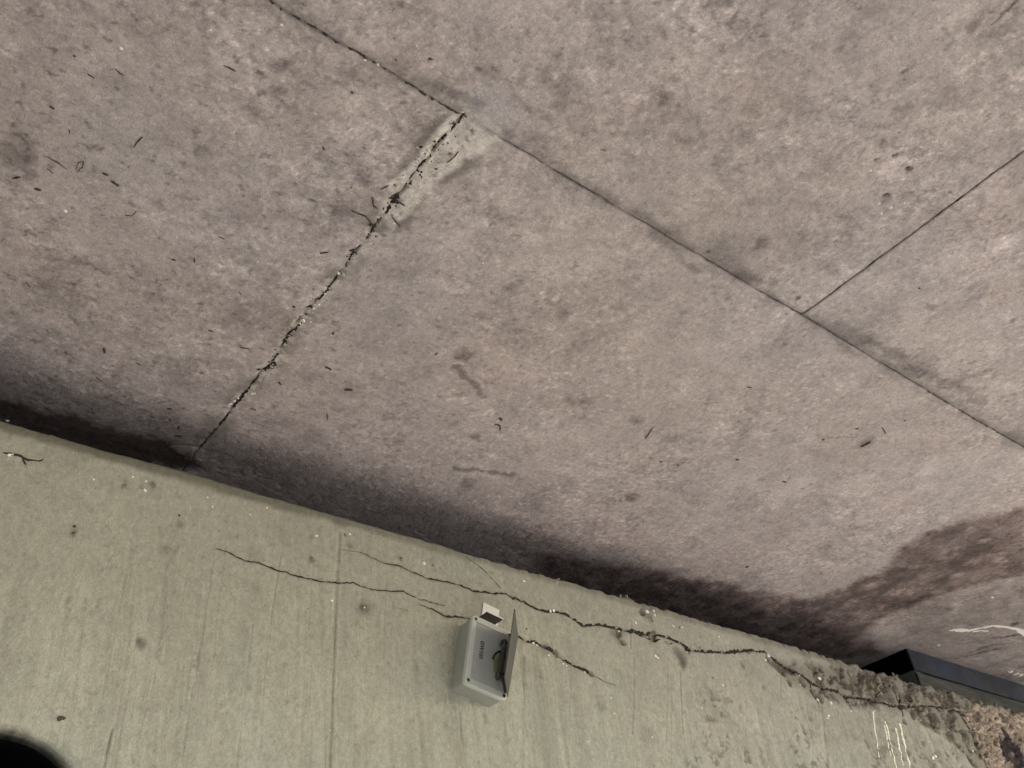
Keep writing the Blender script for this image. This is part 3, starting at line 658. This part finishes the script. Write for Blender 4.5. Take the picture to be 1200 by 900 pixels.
def wall_col(x, z):
    n = np.shape(x)
    c = np.ones(n + (3,)) * np.array([.338, .332, .270])
    v = 1 + .05 * fb(x, z, 1.6, 130, 3) + .07 * fb(x, z, 7, 131, 5, .6) + .05 * fb(x, z, 50, 132, 4, .75) + .05 * fb(x, z, 140, 138, 2, .7)
    tx = x + .05 * (z - .8)
    low = ss(1.12, .75, z + .1 * fb(x, z, 3, 106, 2))
    v = v + .07 * fb(tx, z * .05, 70, 133, 4, .8) * (.25 + .75 * low)
    v = v + .08 * ss(.3, .6, fb(tx, z * .05, 38, 135, 3)) * low - .10 * ss(.3, .6, fb(tx, z * .04, 46, 136, 3)) * low - .10 * ss(.45, .6, fb(tx, z * .03, 110, 134, 2)) * low * ss(-.2, .3, fb(x, z, 4, 133, 2))
    e = fb(x, z, 18, 137, 5, .65)
    right = ss(1.3, 2.6, x)
    v = v * (1 - (.05 + .10 * right) * ss(.25, .7, e)) * (1 + (.03 + .09 * right) * ss(.25, .7, -e))
    v = v * (1 - .22 * ss(.6, .9, fb(x, z, 75, 139, 3)))
    c *= v[..., None]
    c *= 1 + np.array([.0, -.012, .06]) * right[..., None]
    c *= 1 + np.array([-.02, .005, .02]) * ss(.1, .7, fb(x, z, 3.5, 140, 3))[..., None]
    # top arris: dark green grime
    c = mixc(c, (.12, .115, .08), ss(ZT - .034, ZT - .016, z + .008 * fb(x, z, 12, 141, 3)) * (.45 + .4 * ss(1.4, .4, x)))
    h = wall_h(x, z)
    wx = x + .012 * fb(x, z, 14, 108, 3); wz = z + .008 * fb(x, z, 16, 109, 3)
    ro = 1 - ss(-.02, .02, poly_sd(wx, wz, rough))
    c = mixc(c, (.215, .20, .165), ro * .85)
    n1 = fb(x, z, 22, 110, 4, .55)
    va, ga = vor(wx, wz, 34, 1); vb, gb = vor(wx, wz, 80, 2)
    c = mixc(c, (.09, .077, .063), ro * ss(.12, .3, n1) * .8); ro = ro * ss(-.12, .12, fb(x, z, 11, 117, 4, .6) + .1)
    c = mixc(c, (.10, .087, .070), ro * ss(.34, .44, va) * .75); c = mixc(c, (.05, .042, .034), ro * (1 - ss(.0, .13, ga)) * (va > .25) * .85); c = mixc(c, (.34, .31, .25), ro * (vb > .8) * .5)
    c = c * (1 + ro * .22 * fb(x, z, 60, 143, 4, .7))[..., None]
    r2 = 1 - ss(-.04, .05, poly_sd(wx, wz, patch2))
    c = mixc(c, (.18, .165, .125), r2 * ss(.12, .5, fb(x, z, 42, 114, 4, .6)) * ss(-.1, .4, fb(x, z, 7, 116, 3)) * .7)
    c = mixc(c, (.40, .38, .30), r2 * ss(.3, .7, fb(x, z, 36, 144, 4, .6)) * .5)
    pa = 1 - ss(-.012, .008, poly_sd(wx, wz, patch))
    pn = fb(x * 1.4, z * .7, 40, 145, 5, .7)
    pc = np.array([.30, .245, .20]) * np.clip(.45 + 1.1 * vb + .4 * pn - .5 * (1 - ss(0, .14, gb)), .15, 2)[..., None]
    c = c * (1 - pa[..., None]) + pc * pa[..., None]
    c = mixc(c, (.62, .54, .45), pa * ss(.3, .7, fb(x, z, 60, 146, 3)) * .7)
    dk = W(1187, 878); dd = np.hypot(x - dk[0], (z - dk[1]) * 1.) / .075 + .8 * fb(x, z, 25, 147, 4)
    c = mixc(c, (.03, .02, .035), (1 - ss(.6, 1.2, dd)) * .95)
    for pts, k in cW:
        lo = np.min(pts, 0) - .03; hi = np.max(pts, 0) + .03
        m = (x > lo[0]) & (x < hi[0]) & (z > lo[1]) & (z < hi[1])
        if np.any(m):
            d = seg_dist(x[m], z[m], pts)
            c[m] = mixc(c[m], (.14, .12, .09), np.clip((1 - ss(.0, .008, d)) * .35 * k, 0, 1))
    for (a, b), r in spW:
        m = (np.abs(x - a) < r * 2.5) & (np.abs(z - b) < r * 2.5)
        if np.any(m):
            dd = np.hypot(x[m] - a, (z[m] - b)) / r + .5 * fb(x[m], z[m], 1. / r, 120, 4)
            c[m] = mixc(c[m], (.11, .095, .075), (1 - ss(.55, 1., dd)) * .6)
    for pts, w, k in flW:
        lo = np.min(pts, 0) - .02; hi = np.max(pts, 0) + .02
        m = (x > lo[0]) & (x < hi[0]) & (z > lo[1]) & (z < hi[1])
        if np.any(m):
            d = seg_dist(x[m], z[m], pts)
            c[m] = c[m] * (1 - k * (1 - ss(0, w, d)) * (.55 + .45 * vn(z[m] * 40, 0 * z[m], 3)))[..., None]
            c[m] = c[m] * (1 + .25 * k * (1 - ss(0, w * .9, np.abs(d - w * 1.8))))[..., None]
    for (a, b), r, k in wsW:
        m = (np.abs(x - a) < r * 3) & (np.abs(z - b) < r * 3)
        if np.any(m):
            dd = np.hypot(x[m] - a, z[m] - b) / r + .6 * fb(x[m], z[m], .8 / r, 150, 4, .65)
            c[m] = c[m] * (1 - (1 - ss(.1, 1.4, dd)) * k)[..., None]
    # soft black edge coloured in round the pipe mouth
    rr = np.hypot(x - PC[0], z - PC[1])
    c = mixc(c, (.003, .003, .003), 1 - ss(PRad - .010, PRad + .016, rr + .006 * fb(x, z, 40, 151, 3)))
    return np.clip(c, .004, .85)

def swx(x):
    if x < -.1: return min(.25, .003 + (-.1 - x) * .15)
    if x < 1.9: return .0026
    if x < 4.3: return .0026 + (x - 1.9) * .0016
    return min(.4, .0065 + (x - 4.3) * .2)
def swz(z):
    if z < .42: return min(.25, .0026 + (.42 - z) * .25)
    return .0024
xs = rev(-3.3, 8.4, swx)
zs = rev(ZG, ZT - .012, swz)
# profile: face, chamfer, top
prof = [(0., z, z, 1., 0.) for z in zs]
for k in range(1, 7):
    a = k / 6 * math.pi / 2
    prof.append((.012 * (1 - math.cos(a)), ZT - .012 + .012 * math.sin(a), ZT - .012 + .003 * k, math.cos(a), math.sin(a)))
for k, yb in enumerate([.02, .035, .06, .1, .16, .26, .45, .7, .95]):
    prof.append((yb, ZT, ZT + .006 + yb * 1., 0., 1.))
prof = np.array(prof)
X, J = np.meshgrid(xs, np.arange(len(prof)), indexing='ij')
yo, zz, zp, ny, nz = [prof[:, i][J] for i in range(5)]
hh = wall_h(X, zp)
ev, eg = vor(X[:, 0], X[:, 0] * 0 + .3, 26, 5); ev2, _ = vor(X[:, 0], X[:, 0] * 0 + .3, 70, 6)
chip = (.0065 * (ev > .62) * ev + .003 * (ev2 > .6)) * ss(.9, 1.6, X[:, 0]) * (.45 + .5 * ss(2.2, 2.8, X[:, 0]))
chip = np.convolve(chip, [.25, .5, .25], 'same')[:, None]
edge = .0035 * fb(X, X * 0, 5, 160, 5, .6) + .0018 * ss(.3, .8, fb(X, X * 0, 30, 161, 3)) - .006 * ss(.35, .7, fb(X, X * 0, 9, 162, 4)) * ss(1.6, 2.4, X) - (.010 * ss(.0, .5, fb(X, X * 0, 16, 163, 4, .6)) + .006 * ss(.2, .6, fb(X, X * 0, 40, 164, 3))) * ss(2.3, 3.0, X)
we = ss(ZT - .05, ZT, zp)
P = np.stack([X, D + yo - hh * ny, zz + (hh * nz) + edge * we * ss(ZT + .6, ZT, zp)], -1)
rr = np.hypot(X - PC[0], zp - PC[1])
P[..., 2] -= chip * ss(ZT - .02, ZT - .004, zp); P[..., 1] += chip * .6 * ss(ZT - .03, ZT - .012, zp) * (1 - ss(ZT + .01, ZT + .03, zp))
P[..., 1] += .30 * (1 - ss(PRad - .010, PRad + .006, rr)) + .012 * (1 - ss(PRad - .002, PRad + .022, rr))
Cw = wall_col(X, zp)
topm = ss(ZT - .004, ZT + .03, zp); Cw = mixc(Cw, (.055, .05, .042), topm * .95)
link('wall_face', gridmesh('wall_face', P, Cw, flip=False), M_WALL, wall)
link('wall_core', boxmesh('wall_core', (-3.3, D + .4, ZG - .2), (8.4, D + .96, ZT - .02)), M_BACK, wall, False)

def wall_pt(x, z, out=0.):
    h = wall_h(np.array([[x]]), np.array([[z]]))[0, 0]
    e = (.0035 * fb(np.array([x]), np.array([0.]), 5, 160, 5, .6))[0] * 0
    return np.array([x, D - h - out, z])
def wk(q): return pxs((q[0], D, q[1]))
def wcrack(pts, w, name='crack', m=M_CRACK, jag=.3, wj=.45, out=.0006):
    q = [W(*p) for p in pts]; ws = w if isinstance(w, list) else [w] * len(q)
    P = []; Wd = []
    for i in range(len(q) - 1):
        a = np.array(q[i]); b = np.array(q[i + 1]); n = max(2, int(np.linalg.norm(b - a) / .004))
        for k in range(n):
            u = k / n; P.append(a + (b - a) * u); Wd.append((ws[i] * (1 - u) + ws[i + 1] * u) * wk(q[i]))
    P.append(np.array(q[-1])); Wd.append(ws[-1] * wk(q[-1]))
    P = np.array(P); Wd = np.array(Wd); n = len(P)
    R = np.random.RandomState(int(pts[0][0] * 13 + pts[0][1]))
    t = np.gradient(P, axis=0); t /= np.linalg.norm(t, axis=1)[:, None] + 1e-9; nn = np.stack([-t[:, 1], t[:, 0]], 1)
    k3 = np.convolve(R.randn(n), [.25, .5, .25], 'same')
    c = P + nn * (k3 * np.maximum(Wd, .0015) * jag * 1.3)[:, None]
    Wd = Wd * (1 + wj * np.convolve(R.randn(n), [.3, .5, .3], 'same')).clip(.25, 2)
    Wd[0] *= .3; Wd[-1] *= .3
    V = []
    for i in range(n):
        for s in (-.5, .5): V.append(wall_pt(*(c[i] + nn[i] * Wd[i] * s), out))
    f = [(2 * i, 2 * i + 2, 2 * i + 3, 2 * i + 1) for i in range(n - 1)]
    return link(name, pymesh(name, V, f), m, wall, False)
wcrack(c1, c1w); wcrack(c2, c2w); wcrack(c3, [1.2, 2, 2, 2.2, 1.5]); wcrack(c4, [1.6, 2, 2.6, 3, 3.6, 2.6, 2.6, 4])
wcrack(c5, .8, m=M_CRACKS); wcrack(c6, [.5, .8, 1.], m=M_CRACKS); wcrack(c7, 2); wcrack(c7b, 1.); wcrack(c8, [2, 2.5, 3.5, 3, 4, 3, 2])
wcrack(c9, .5, m=M_CRACKS); wcrack(c10, .5, m=M_CRACKS); wcrack(c11, 2.2); wcrack(c12, [2, 2.4, 1.6, 1]); wcrack([(1027,822),(1032,810),(1037,800)], 1.2, m=M_CRACKS)
wcrack([(1047,827),(1056,831),(1065,829),(1069,822),(1069,815)], 2.4); wcrack([(1040,798),(1046,806),(1050,815),(1052,822)], 2.2); wcrack([(993,822),(996,827),(998,832)], 1.4)
wcrack([(1067,806),(1069,799),(1067,792)], 1.6); wcrack([(3,531),(12,533),(20,534),(30,538),(45,541),(51,538)], [3, 3, 3, 3.2, 3, 1.5], m=M_CRACKS); wcrack([(26,537),(30,546)], [2, 1.2], m=M_CRACKS)
wcrack([(1140,852),(1146,862)], 2); wcrack([(1123,834),(1132,838),(1140,848)], 1.4)

# white and grey grains on the wall
grains = [(497,660.6,3.,1),(507,662.5,2.4,0),(410,626,2,1),(404,627,2.4,0),(614,681,1.8,1),(653,683,1.2,1),(758,717,3,1),(766,716,2.4,1),(767,721,2.2,1),(763,724,2,0),(788,733,1.4,1),(799,735,1.6,1),(743,740,2.6,1),(747,742,1.4,1),(726,739,2.2,1),(729,743,3.2,0),(727,750,3,0),(732,753,2.8,0),(768,769,2.6,1),(771,771,2.,1),(427,712,1.4,1),(745,730,2,1),(789,734,2,1),(796,736,2,0),(807,764,2.6,1),(820,759,2.2,0),(838,754.6,1.2,1),
 (293,603,1.4,1),(371,628,2,1),(365,654,3,0),(389.5,704,2,1),(377,617,1.6,0),(387,856,1.2,1),(11,533.6,2.8,1),(15,533,1.8,1),(86,531,1,1),(110,562,1.8,1),(156,559,1.6,1),(171,564,1.8,1),(170,575,2.6,1),(167,573,1.6,0),(178.7,568.4,2.4,0),(147,568.5,2.2,0),(210,604,2,2),(87,617,2.2,2),(86,625,2.4,2),(70,842,4,2),(74,841,3,2),
 (243,583,1.8,1),(249,594,1.8,1),(313,595,1.8,1),(842,746,1.8,1),(900,768,3.,1),(899,772,2.4,1),(963,794,3,1),(940,802,1.8,1),(937,791,1.6,1),(958,820,2.2,1),(974,824,2.6,1),(997,833,1.6,1),(971,839,2,1),(970,842,1.6,1),(847,803,1.6,1),(1093,888,3.2,1),(1097,886,2.6,1),(1025,833,1.6,1),(1024,836,1.4,1),(988,815,1.4,1),(645,716,2.2,1),(649,716,2.6,1),(637,716,1.6,1),(625,753.6,2.2,1),(629,756,1.6,1),(621,751,1.2,1),(660,778,1.6,1),(664,780,1.4,1),(685,788,1.8,1),(643,768,1.8,1),(695,792,2.6,0),(652,768,3,0),(647,763,2.6,0),(661,776,2.6,0),(1163,884,1.8,1),(1118,770,0,1),
 (361,713,1.2,2),(360,722,0,0),(470,654,1.6,2),(617,737,2.2,0),(730,700,1.2,0),(689,869,1,1),(716,818,1.6,1),(720,836,1.4,1),(764,864,1.4,1),(716,818,1,1),(990,786,1.6,0),(766,742,3.6,0),(770,747,3,0),(761,746,3,0),(835,795,1.6,2),(803,757,2.4,0),(822,830,1.2,1),(868,838,1.2,1),(1113,846,1.2,1),(1140,880,1.6,1)]
for i, (px, py, r, t) in enumerate(grains):
    if r <= 0: continue
    q = W(px, py); k = wk(q)
    lump('pebble' if t < 2 else 'dirt_clot', wall_pt(*q, r * k * .15), r * k * .62, (M_GREY, M_WHITE, M_TWIG)[t], wall, (1, .65, 1), i, 1 if r < 2 else 2)
# lime runs at the lower right
R5 = random.Random(11)
for pts in ([((1023,834),2.2),((1025,850),1.8),((1028,870),1.6),((1031,889),2.2)],[((1037,850),2.2),((1040,865),1.8),((1044,888),1.4)],[((1038,845),2.6),((1041,860),2.8),((1047,880),2),((1051,905),2.4)],
            [((1050,853),3),((1053,868),2.6),((1057,885),2),((1058,898),1.4)],[((1055,848),3.4),((1058,862),3.6),((1062,880),2.6),((1068,905),3)]):
    p2 = []
    for (a, w), (b, w2) in zip(pts[:-1], pts[1:]):
        for k in range(4):
            u = k / 4; p2.append(((a[0] + (b[0] - a[0]) * u + R5.uniform(-.6, .6), a[1] + (b[1] - a[1]) * u), (w + (w2 - w) * u) * R5.uniform(.6, 1.1)))
    p2.append(pts[-1])
    p2 = [(a, w * 1.15) for a, w in p2]; V, f = lime(p2, surf=wall_pt, conv=W); link('lime_run', pymesh('lime_run', V, [t[::-1] for t in f]), M_LIME2, wall, False)
# small broken flakes standing up on the top edge
for i, (px, py, r) in enumerate([(1049,791,4),(1052,789,3),(920,758,5),(912,756,3.5),(905,752,3),(735,699,5),(728,697,4),(740,700,4),(158,541,3),(253,571,4),(262,573,3),(850,735,3),(655,675,3),(1150,822,5),(1118,818,4),(1168,826,4)]):
    q = W(px, py); k = wk(q); lump('concrete_flake', (q[0], D + .006, min(q[1], ZT) - .002), r * k * .6, M_GREY, wall, (1.5, .8, .6), i)

# ================================================================== BLACK HOLLOW, BEAM, PAD, BACK WALL
hollow = thing('black_hollow', 'round black shape cut off by the lower left corner of the picture', 'hollow', (PC[0], D, PC[1]))  # modelled as a hollow; what the black shape is stays unknown
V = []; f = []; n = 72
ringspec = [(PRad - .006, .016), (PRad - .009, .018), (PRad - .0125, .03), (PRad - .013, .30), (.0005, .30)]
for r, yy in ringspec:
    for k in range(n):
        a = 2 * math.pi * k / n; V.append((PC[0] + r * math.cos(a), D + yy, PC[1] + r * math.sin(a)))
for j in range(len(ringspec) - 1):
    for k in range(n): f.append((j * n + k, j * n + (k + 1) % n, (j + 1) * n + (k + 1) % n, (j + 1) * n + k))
link('hollow_liner', pymesh('hollow_liner', V, f), M_DEEPBLACK, hollow)

beam = thing('steel_beam', 'dark blue black beam end wedged between the wall top and the slab at lower right', 'beam', (BX, BY, 1.21))
link('web', boxmesh('web', (BX, BY, 1.2115), (7.5, BY + .42, H + .012), .003), M_STEEL, beam, False)
link('end_shade', boxmesh('end_shade', (BX - .004, BY + .006, 1.212), (BX + .006, BY + .40, H + .010)), M_DEEPBLACK, beam, False)  # black sheet over the beam end, its shade put into the colour
pad = thing('bearing_pad', 'dim green grey ledge under the dark blue beam on top of the wall', 'ledge', (BX, BY, ZT))
import numpy as _n
PXs = np.linspace(BX - .012, 7.5, 260)
prf = [(BY - .006, ZT - .01), (BY - .008, 1.15), (BY - .006, 1.19), (BY + .0, 1.205), (BY + .012, 1.2105), (BY + .43, 1.2105)]
PP = np.zeros((len(PXs), len(prf), 3))
for j, (yy, z) in enumerate(prf):
    PP[:, j, 0] = PXs; PP[:, j, 1] = yy + .003 * fb(PXs, PXs * 0 + j, 8, 170 + j, 3); PP[:, j, 2] = z + .0015 * fb(PXs, PXs * 0, 12, 175 + j, 3) * (j < 4)
link('ledge_face', gridmesh('ledge_face', PP, None, flip=False), M_PAD, pad)
link('ledge_end', boxmesh('ledge_end', (BX - .011, BY + .002, ZT - .01), (BX + .05, BY + .42, 1.2085)), M_PAD, pad, False)
back = link('back_wall', boxmesh('back_wall', (-3.3, 2.42, ZT - .03), (8.4, 2.56, H + .3)), M_BACK, None, False)
tag(back, 'dark concrete closing wall hidden in the gap behind the green grey wall', 'back wall')

# ================================================================== GROUND
me = pymesh('ground', [(-400, -400, ZG), (400, -400, ZG), (400, 400, ZG), (-400, 400, ZG)], [(0, 1, 2, 3)])
tag(link('ground', me, M_GROUND, None, False), kind='structure')
M_DARKSTRIP = concrete_mat('dark_strip_surface', attr=False, base=(.06, .058, .055), fine=60., speck=.25, bump=.6)
me = pymesh('dark_ground_strip', [(-80, -12, ZG + .004), (80, -12, ZG + .004), (80, -.45, ZG + .004), (-80, -.45, ZG + .004)], [(0, 1, 2, 3)])  # unseen dark strip, added to cut bounce light from behind the eye
tag(link('dark_ground_strip', me, M_DARKSTRIP, None, False), kind='structure')
added_kerb = link('added_kerb', boxmesh('added_kerb', (-80, -.45, ZG - .05), (80, -.30, ZG + .11), .012), M_GROUND, None, False)  # unseen edge piece, added with the dark strip to shape the bounce light
tag(added_kerb, kind='structure')

# ================================================================== SENSOR BOX
BW, BH, BT = .118, .1735, .057
ang = math.radians(12)
box = bpy.data.objects.new('sensor_box', None); col.objects.link(box); box.empty_display_size = .05
tag(box, 'small tilted grey plastic sensor box on the wall with open dark flap and black cable', 'sensor box')
BO = Vector((1.1455, D - .001, .7345))
box.matrix_world = Matrix(((math.cos(ang), 0, math.sin(ang), BO.x), (0, 1, 0, BO.y), (-math.sin(ang), 0, math.cos(ang), BO.z), (0, 0, 0, 1)))
def bl(name, me, m, smooth=False, parent=None):
    if m: me.materials.append(m)
    if smooth: me.polygons.foreach_set('use_smooth', [True] * len(me.polygons))
    o = bpy.data.objects.new(name, me); col.objects.link(o); o.parent = parent or box; return o
# local frame: x right, z up, -y out of the wall
def rbox(name, x0, x1, z0, z1, y0, y1, r, edge=.0015, taper=0.):
    """box with rounded vertical corners; y0 nearer the wall, y1 outer (negative)"""
    n = 6; ring = []
    for cx, cz, a0 in ((x1 - r, z1 - r, 0), (x0 + r, z1 - r, 90), (x0 + r, z0 + r, 180), (x1 - r, z0 + r, 270)):
        for k in range(n + 1):
            a = math.radians(a0 + 90 * k / n); ring.append((cx, cz, math.cos(a), math.sin(a)))
    N = len(ring); V = []; f = []
    lev = [(y0, r + taper), (y1 + edge, r), (y1 + edge * .3, r - edge * .3), (y1, r - edge)]
    for y, rr in lev:
        for cx, cz, ca, sa in ring: V.append((cx + ca * rr, y, cz + sa * rr))
    for j in range(len(lev) - 1):
        for k in range(N): f.append((j * N + k, j * N + (k + 1) % N, (j + 1) * N + (k + 1) % N, (j + 1) * N + k))
    f.append(tuple(range((len(lev) - 1) * N, len(lev) * N))); f.append(tuple(range(N))[::-1])
    me = pymesh(name, V, f); bm = bmesh.new(); bm.from_mesh(me); bmesh.ops.recalc_face_normals(bm, faces=bm.faces); bm.to_mesh(me); bm.free(); return me
body = bl('body', rbox('body', .002, BW - .002, .002, BH - .002, 0, -BT + .013, .009, .001), M_BOX)
bl('seam', rbox('seam', .0035, BW - .0035, .0035, BH - .0035, -BT + .013, -BT + .0115, .008, .0003), M_BLACK)
lid = bl('lid', rbox('lid', 0, BW, 0, BH, -BT + .0118, -BT, .010, .0022), M_LID)
bl('lid_panel', rbox('lid_panel', .013, BW - .004, .017, BH - .017, -BT + .001, -BT - .0007, .003, .0004), M_PANEL, parent=lid)
bl('lid_rib', rbox('lid_rib', .012, BW - .003, .0155, .0165, -BT + .001, -BT - .0003, .0004, .0001), M_BOX, parent=lid)
bl('lid_rib', rbox('lid_rib', .012, BW - .003, BH - .0165, BH - .0155, -BT + .001, -BT - .0003, .0004, .0001), M_TABD, parent=lid)
for sx_, sz_ in ((.009, .0095), (BW - .009, .0095), (.009, BH - .0095), (BW - .009, BH - .0095)):
    V = []; f = []; n = 16
    for r, y in ((.0052, -BT - .0003), (.0043, -BT - .0008), (.0036, -BT - .0004), (.0034, -BT - .0001)):
        for k in range(n):
            a = 2 * math.pi * k / n; V.append((sx_ + r * math.cos(a), y, sz_ + r * math.sin(a)))
    for j in range(3):
        for k in range(n): f.append((j * n + k, j * n + (k + 1) % n, (j + 1) * n + (k + 1) % n, (j + 1) * n + k))
    me = pymesh('screw_recess', V, f); s = bl('screw_recess', me, M_BOX, True, lid)
    me = pymesh('screw', [(sx_ + .0036 * math.cos(2 * math.pi * k / 12), -BT - .0006, sz_ + .0036 * math.sin(2 * math.pi * k / 12)) for k in range(12)], [tuple(range(12))])
    bl('screw', me, M_BLACK, False, lid)
# printed code, reads downward
txt = bpy.data.curves.new('printed_code', 'FONT'); txt.body = 'GW101'; txt.size = .0140; txt.space_character = 1.02; txt.extrude = 0.0001; txt.offset = .00045
tob = bpy.data.objects.new('tmp', txt); col.objects.link(tob)
dg = bpy.context.evaluated_depsgraph_get()
tme = bpy.data.meshes.new_from_object(tob.evaluated_get(dg)); bpy.data.objects.remove(tob); tme.name = 'printed_code'
to = bl('printed_code', tme, M_INK, False, lid)
# glyph x -> down (-z), glyph up -> +x (right), facing -y
to.matrix_local = Matrix(((0, 1, 0, .0295), (0, 0, -1, -BT - .0011), (-1, 0, 0, BH * .67), (0, 0, 0, 1)))
# flap leaning over the lid from its right edge
def plate(name, P, th, m, parent=None):
    a, b, c, d = [Vector(p) for p in P]; n = (b - a).cross(d - a).normalized() * th
    V = [a, b, c, d, a + n, b + n, c + n, d + n]
    f = [(3, 2, 1, 0), (4, 5, 6, 7), (0, 1, 5, 4), (1, 2, 6, 5), (2, 3, 7, 6), (3, 0, 4, 7)]
    me = pymesh(name, V, f); bm = bmesh.new(); bm.from_mesh(me); bmesh.ops.recalc_face_normals(bm, faces=bm.faces)
    bmesh.ops.bevel(bm, geom=list(bm.edges), offset=.0005, segments=1, affect='EDGES'); bm.to_mesh(me); bm.free()
    return bl(name, me, m, False, parent)
inv = box.matrix_world.inverted()
def loc_at(px, py, depth):      # spot in box-local space on the plane `depth` out of the wall
    r = ray(px, py); p = Vector(r * (D - depth) / r[1]); return inv @ p
ht, hb = inv @ Vector(ray(606.3, 745) * (D - .062) / ray(606.3, 745)[1]), inv @ Vector(ray(594.2, 817) * (D - .062) / ray(594.2, 817)[1])
ot = loc_at(602.5, 713.5, .165); ob = loc_at(590.8, 793, .165)
print('flap', ht, hb, ot, ob)
plate('flap', (hb, ht, ot, ob), .0022, M_PLATE)
# bracket above the box
t1 = [loc_at(566, 706, .002), loc_at(585, 714.3, .002), loc_at(584, 724, .002), loc_at(562.5, 724, .002)]
print('tab', t1)
s1 = [loc_at(571, 716.3, .05), loc_at(589.7, 724.7, .05)]
print('shelf', s1)
bx0, bx1 = t1[0].x, t1[1].x
bl('bracket_tab', boxmesh('bracket_tab', (bx0, -.0035, BH - .003), (bx1, -.0005, t1[0].z), .0006, 1), M_TAB)
# cables bunched between flap and lid
def cp(px, py, d=.075): return loc_at(px, py, d)
def cable(name, pts, r, m):
    P = [cp(x, y, d) for x, y, d in pts]
    Q = []
    for i in range(len(P) - 1):
        p0, p1, p2, p3 = P[max(i - 1, 0)], P[i], P[i + 1], P[min(i + 2, len(P) - 1)]
        for k in range(5):
            t = k / 5; Q.append(.5 * ((2 * p1) + (p2 - p0) * t + (2 * p0 - 5 * p1 + 4 * p2 - p3) * t * t + (3 * p1 - p0 - 3 * p2 + p3) * t ** 3))
    Q.append(P[-1])
    rr = [r * random.uniform(.85, 1.15) for _ in Q]
    o = tube(name, Q, rr, m, None, 8); o.parent = box; return o
cable('cable', [(592,752,.075),(590,762,.072),(587,774,.07),(586,786,.07),(583,792,.066),(584,795,.062)], .0062, M_TAPE)
cable('cable', [(593,756,.08),(591,767,.078),(589,780,.075),(588,791,.07),(590,800,.066),(592,812,.062)], .0028, M_BLACK)
cable('cable', [(590,763,.072),(584,764,.072),(580,767,.07),(577.5,772,.068)], .0026, M_BLACK)
cable('cable', [(586,756,.066),(588,752,.07),(592,750,.074),(594,753,.078)], .0030, M_TAPE)
cable('cable', [(582,795,.062),(587,792,.064),(590,789,.066)], .0034, M_TAPE)
bl('tape_scrap', rbox('tape_scrap', cp(577, 788, .06).x, cp(585, 788, .06).x, cp(582, 789, .06).z, cp(582, 772, .06).z, -BT, -BT - .002, .003, .0005), M_YEL)
sh_z = BH + .012
bl('bracket_shelf', boxmesh('bracket_shelf', (s1[0].x, s1[0].y, s1[0].z - .002), (s1[1].x, -.004, s1[0].z), .0004, 1), M_TABD)
bl('bracket_lip', boxmesh('bracket_lip', (s1[0].x - .0005, s1[0].y - .0012, s1[0].z - .0022), (s1[1].x + .0005, s1[0].y, s1[0].z + .0012), .0003, 1), M_TAB)
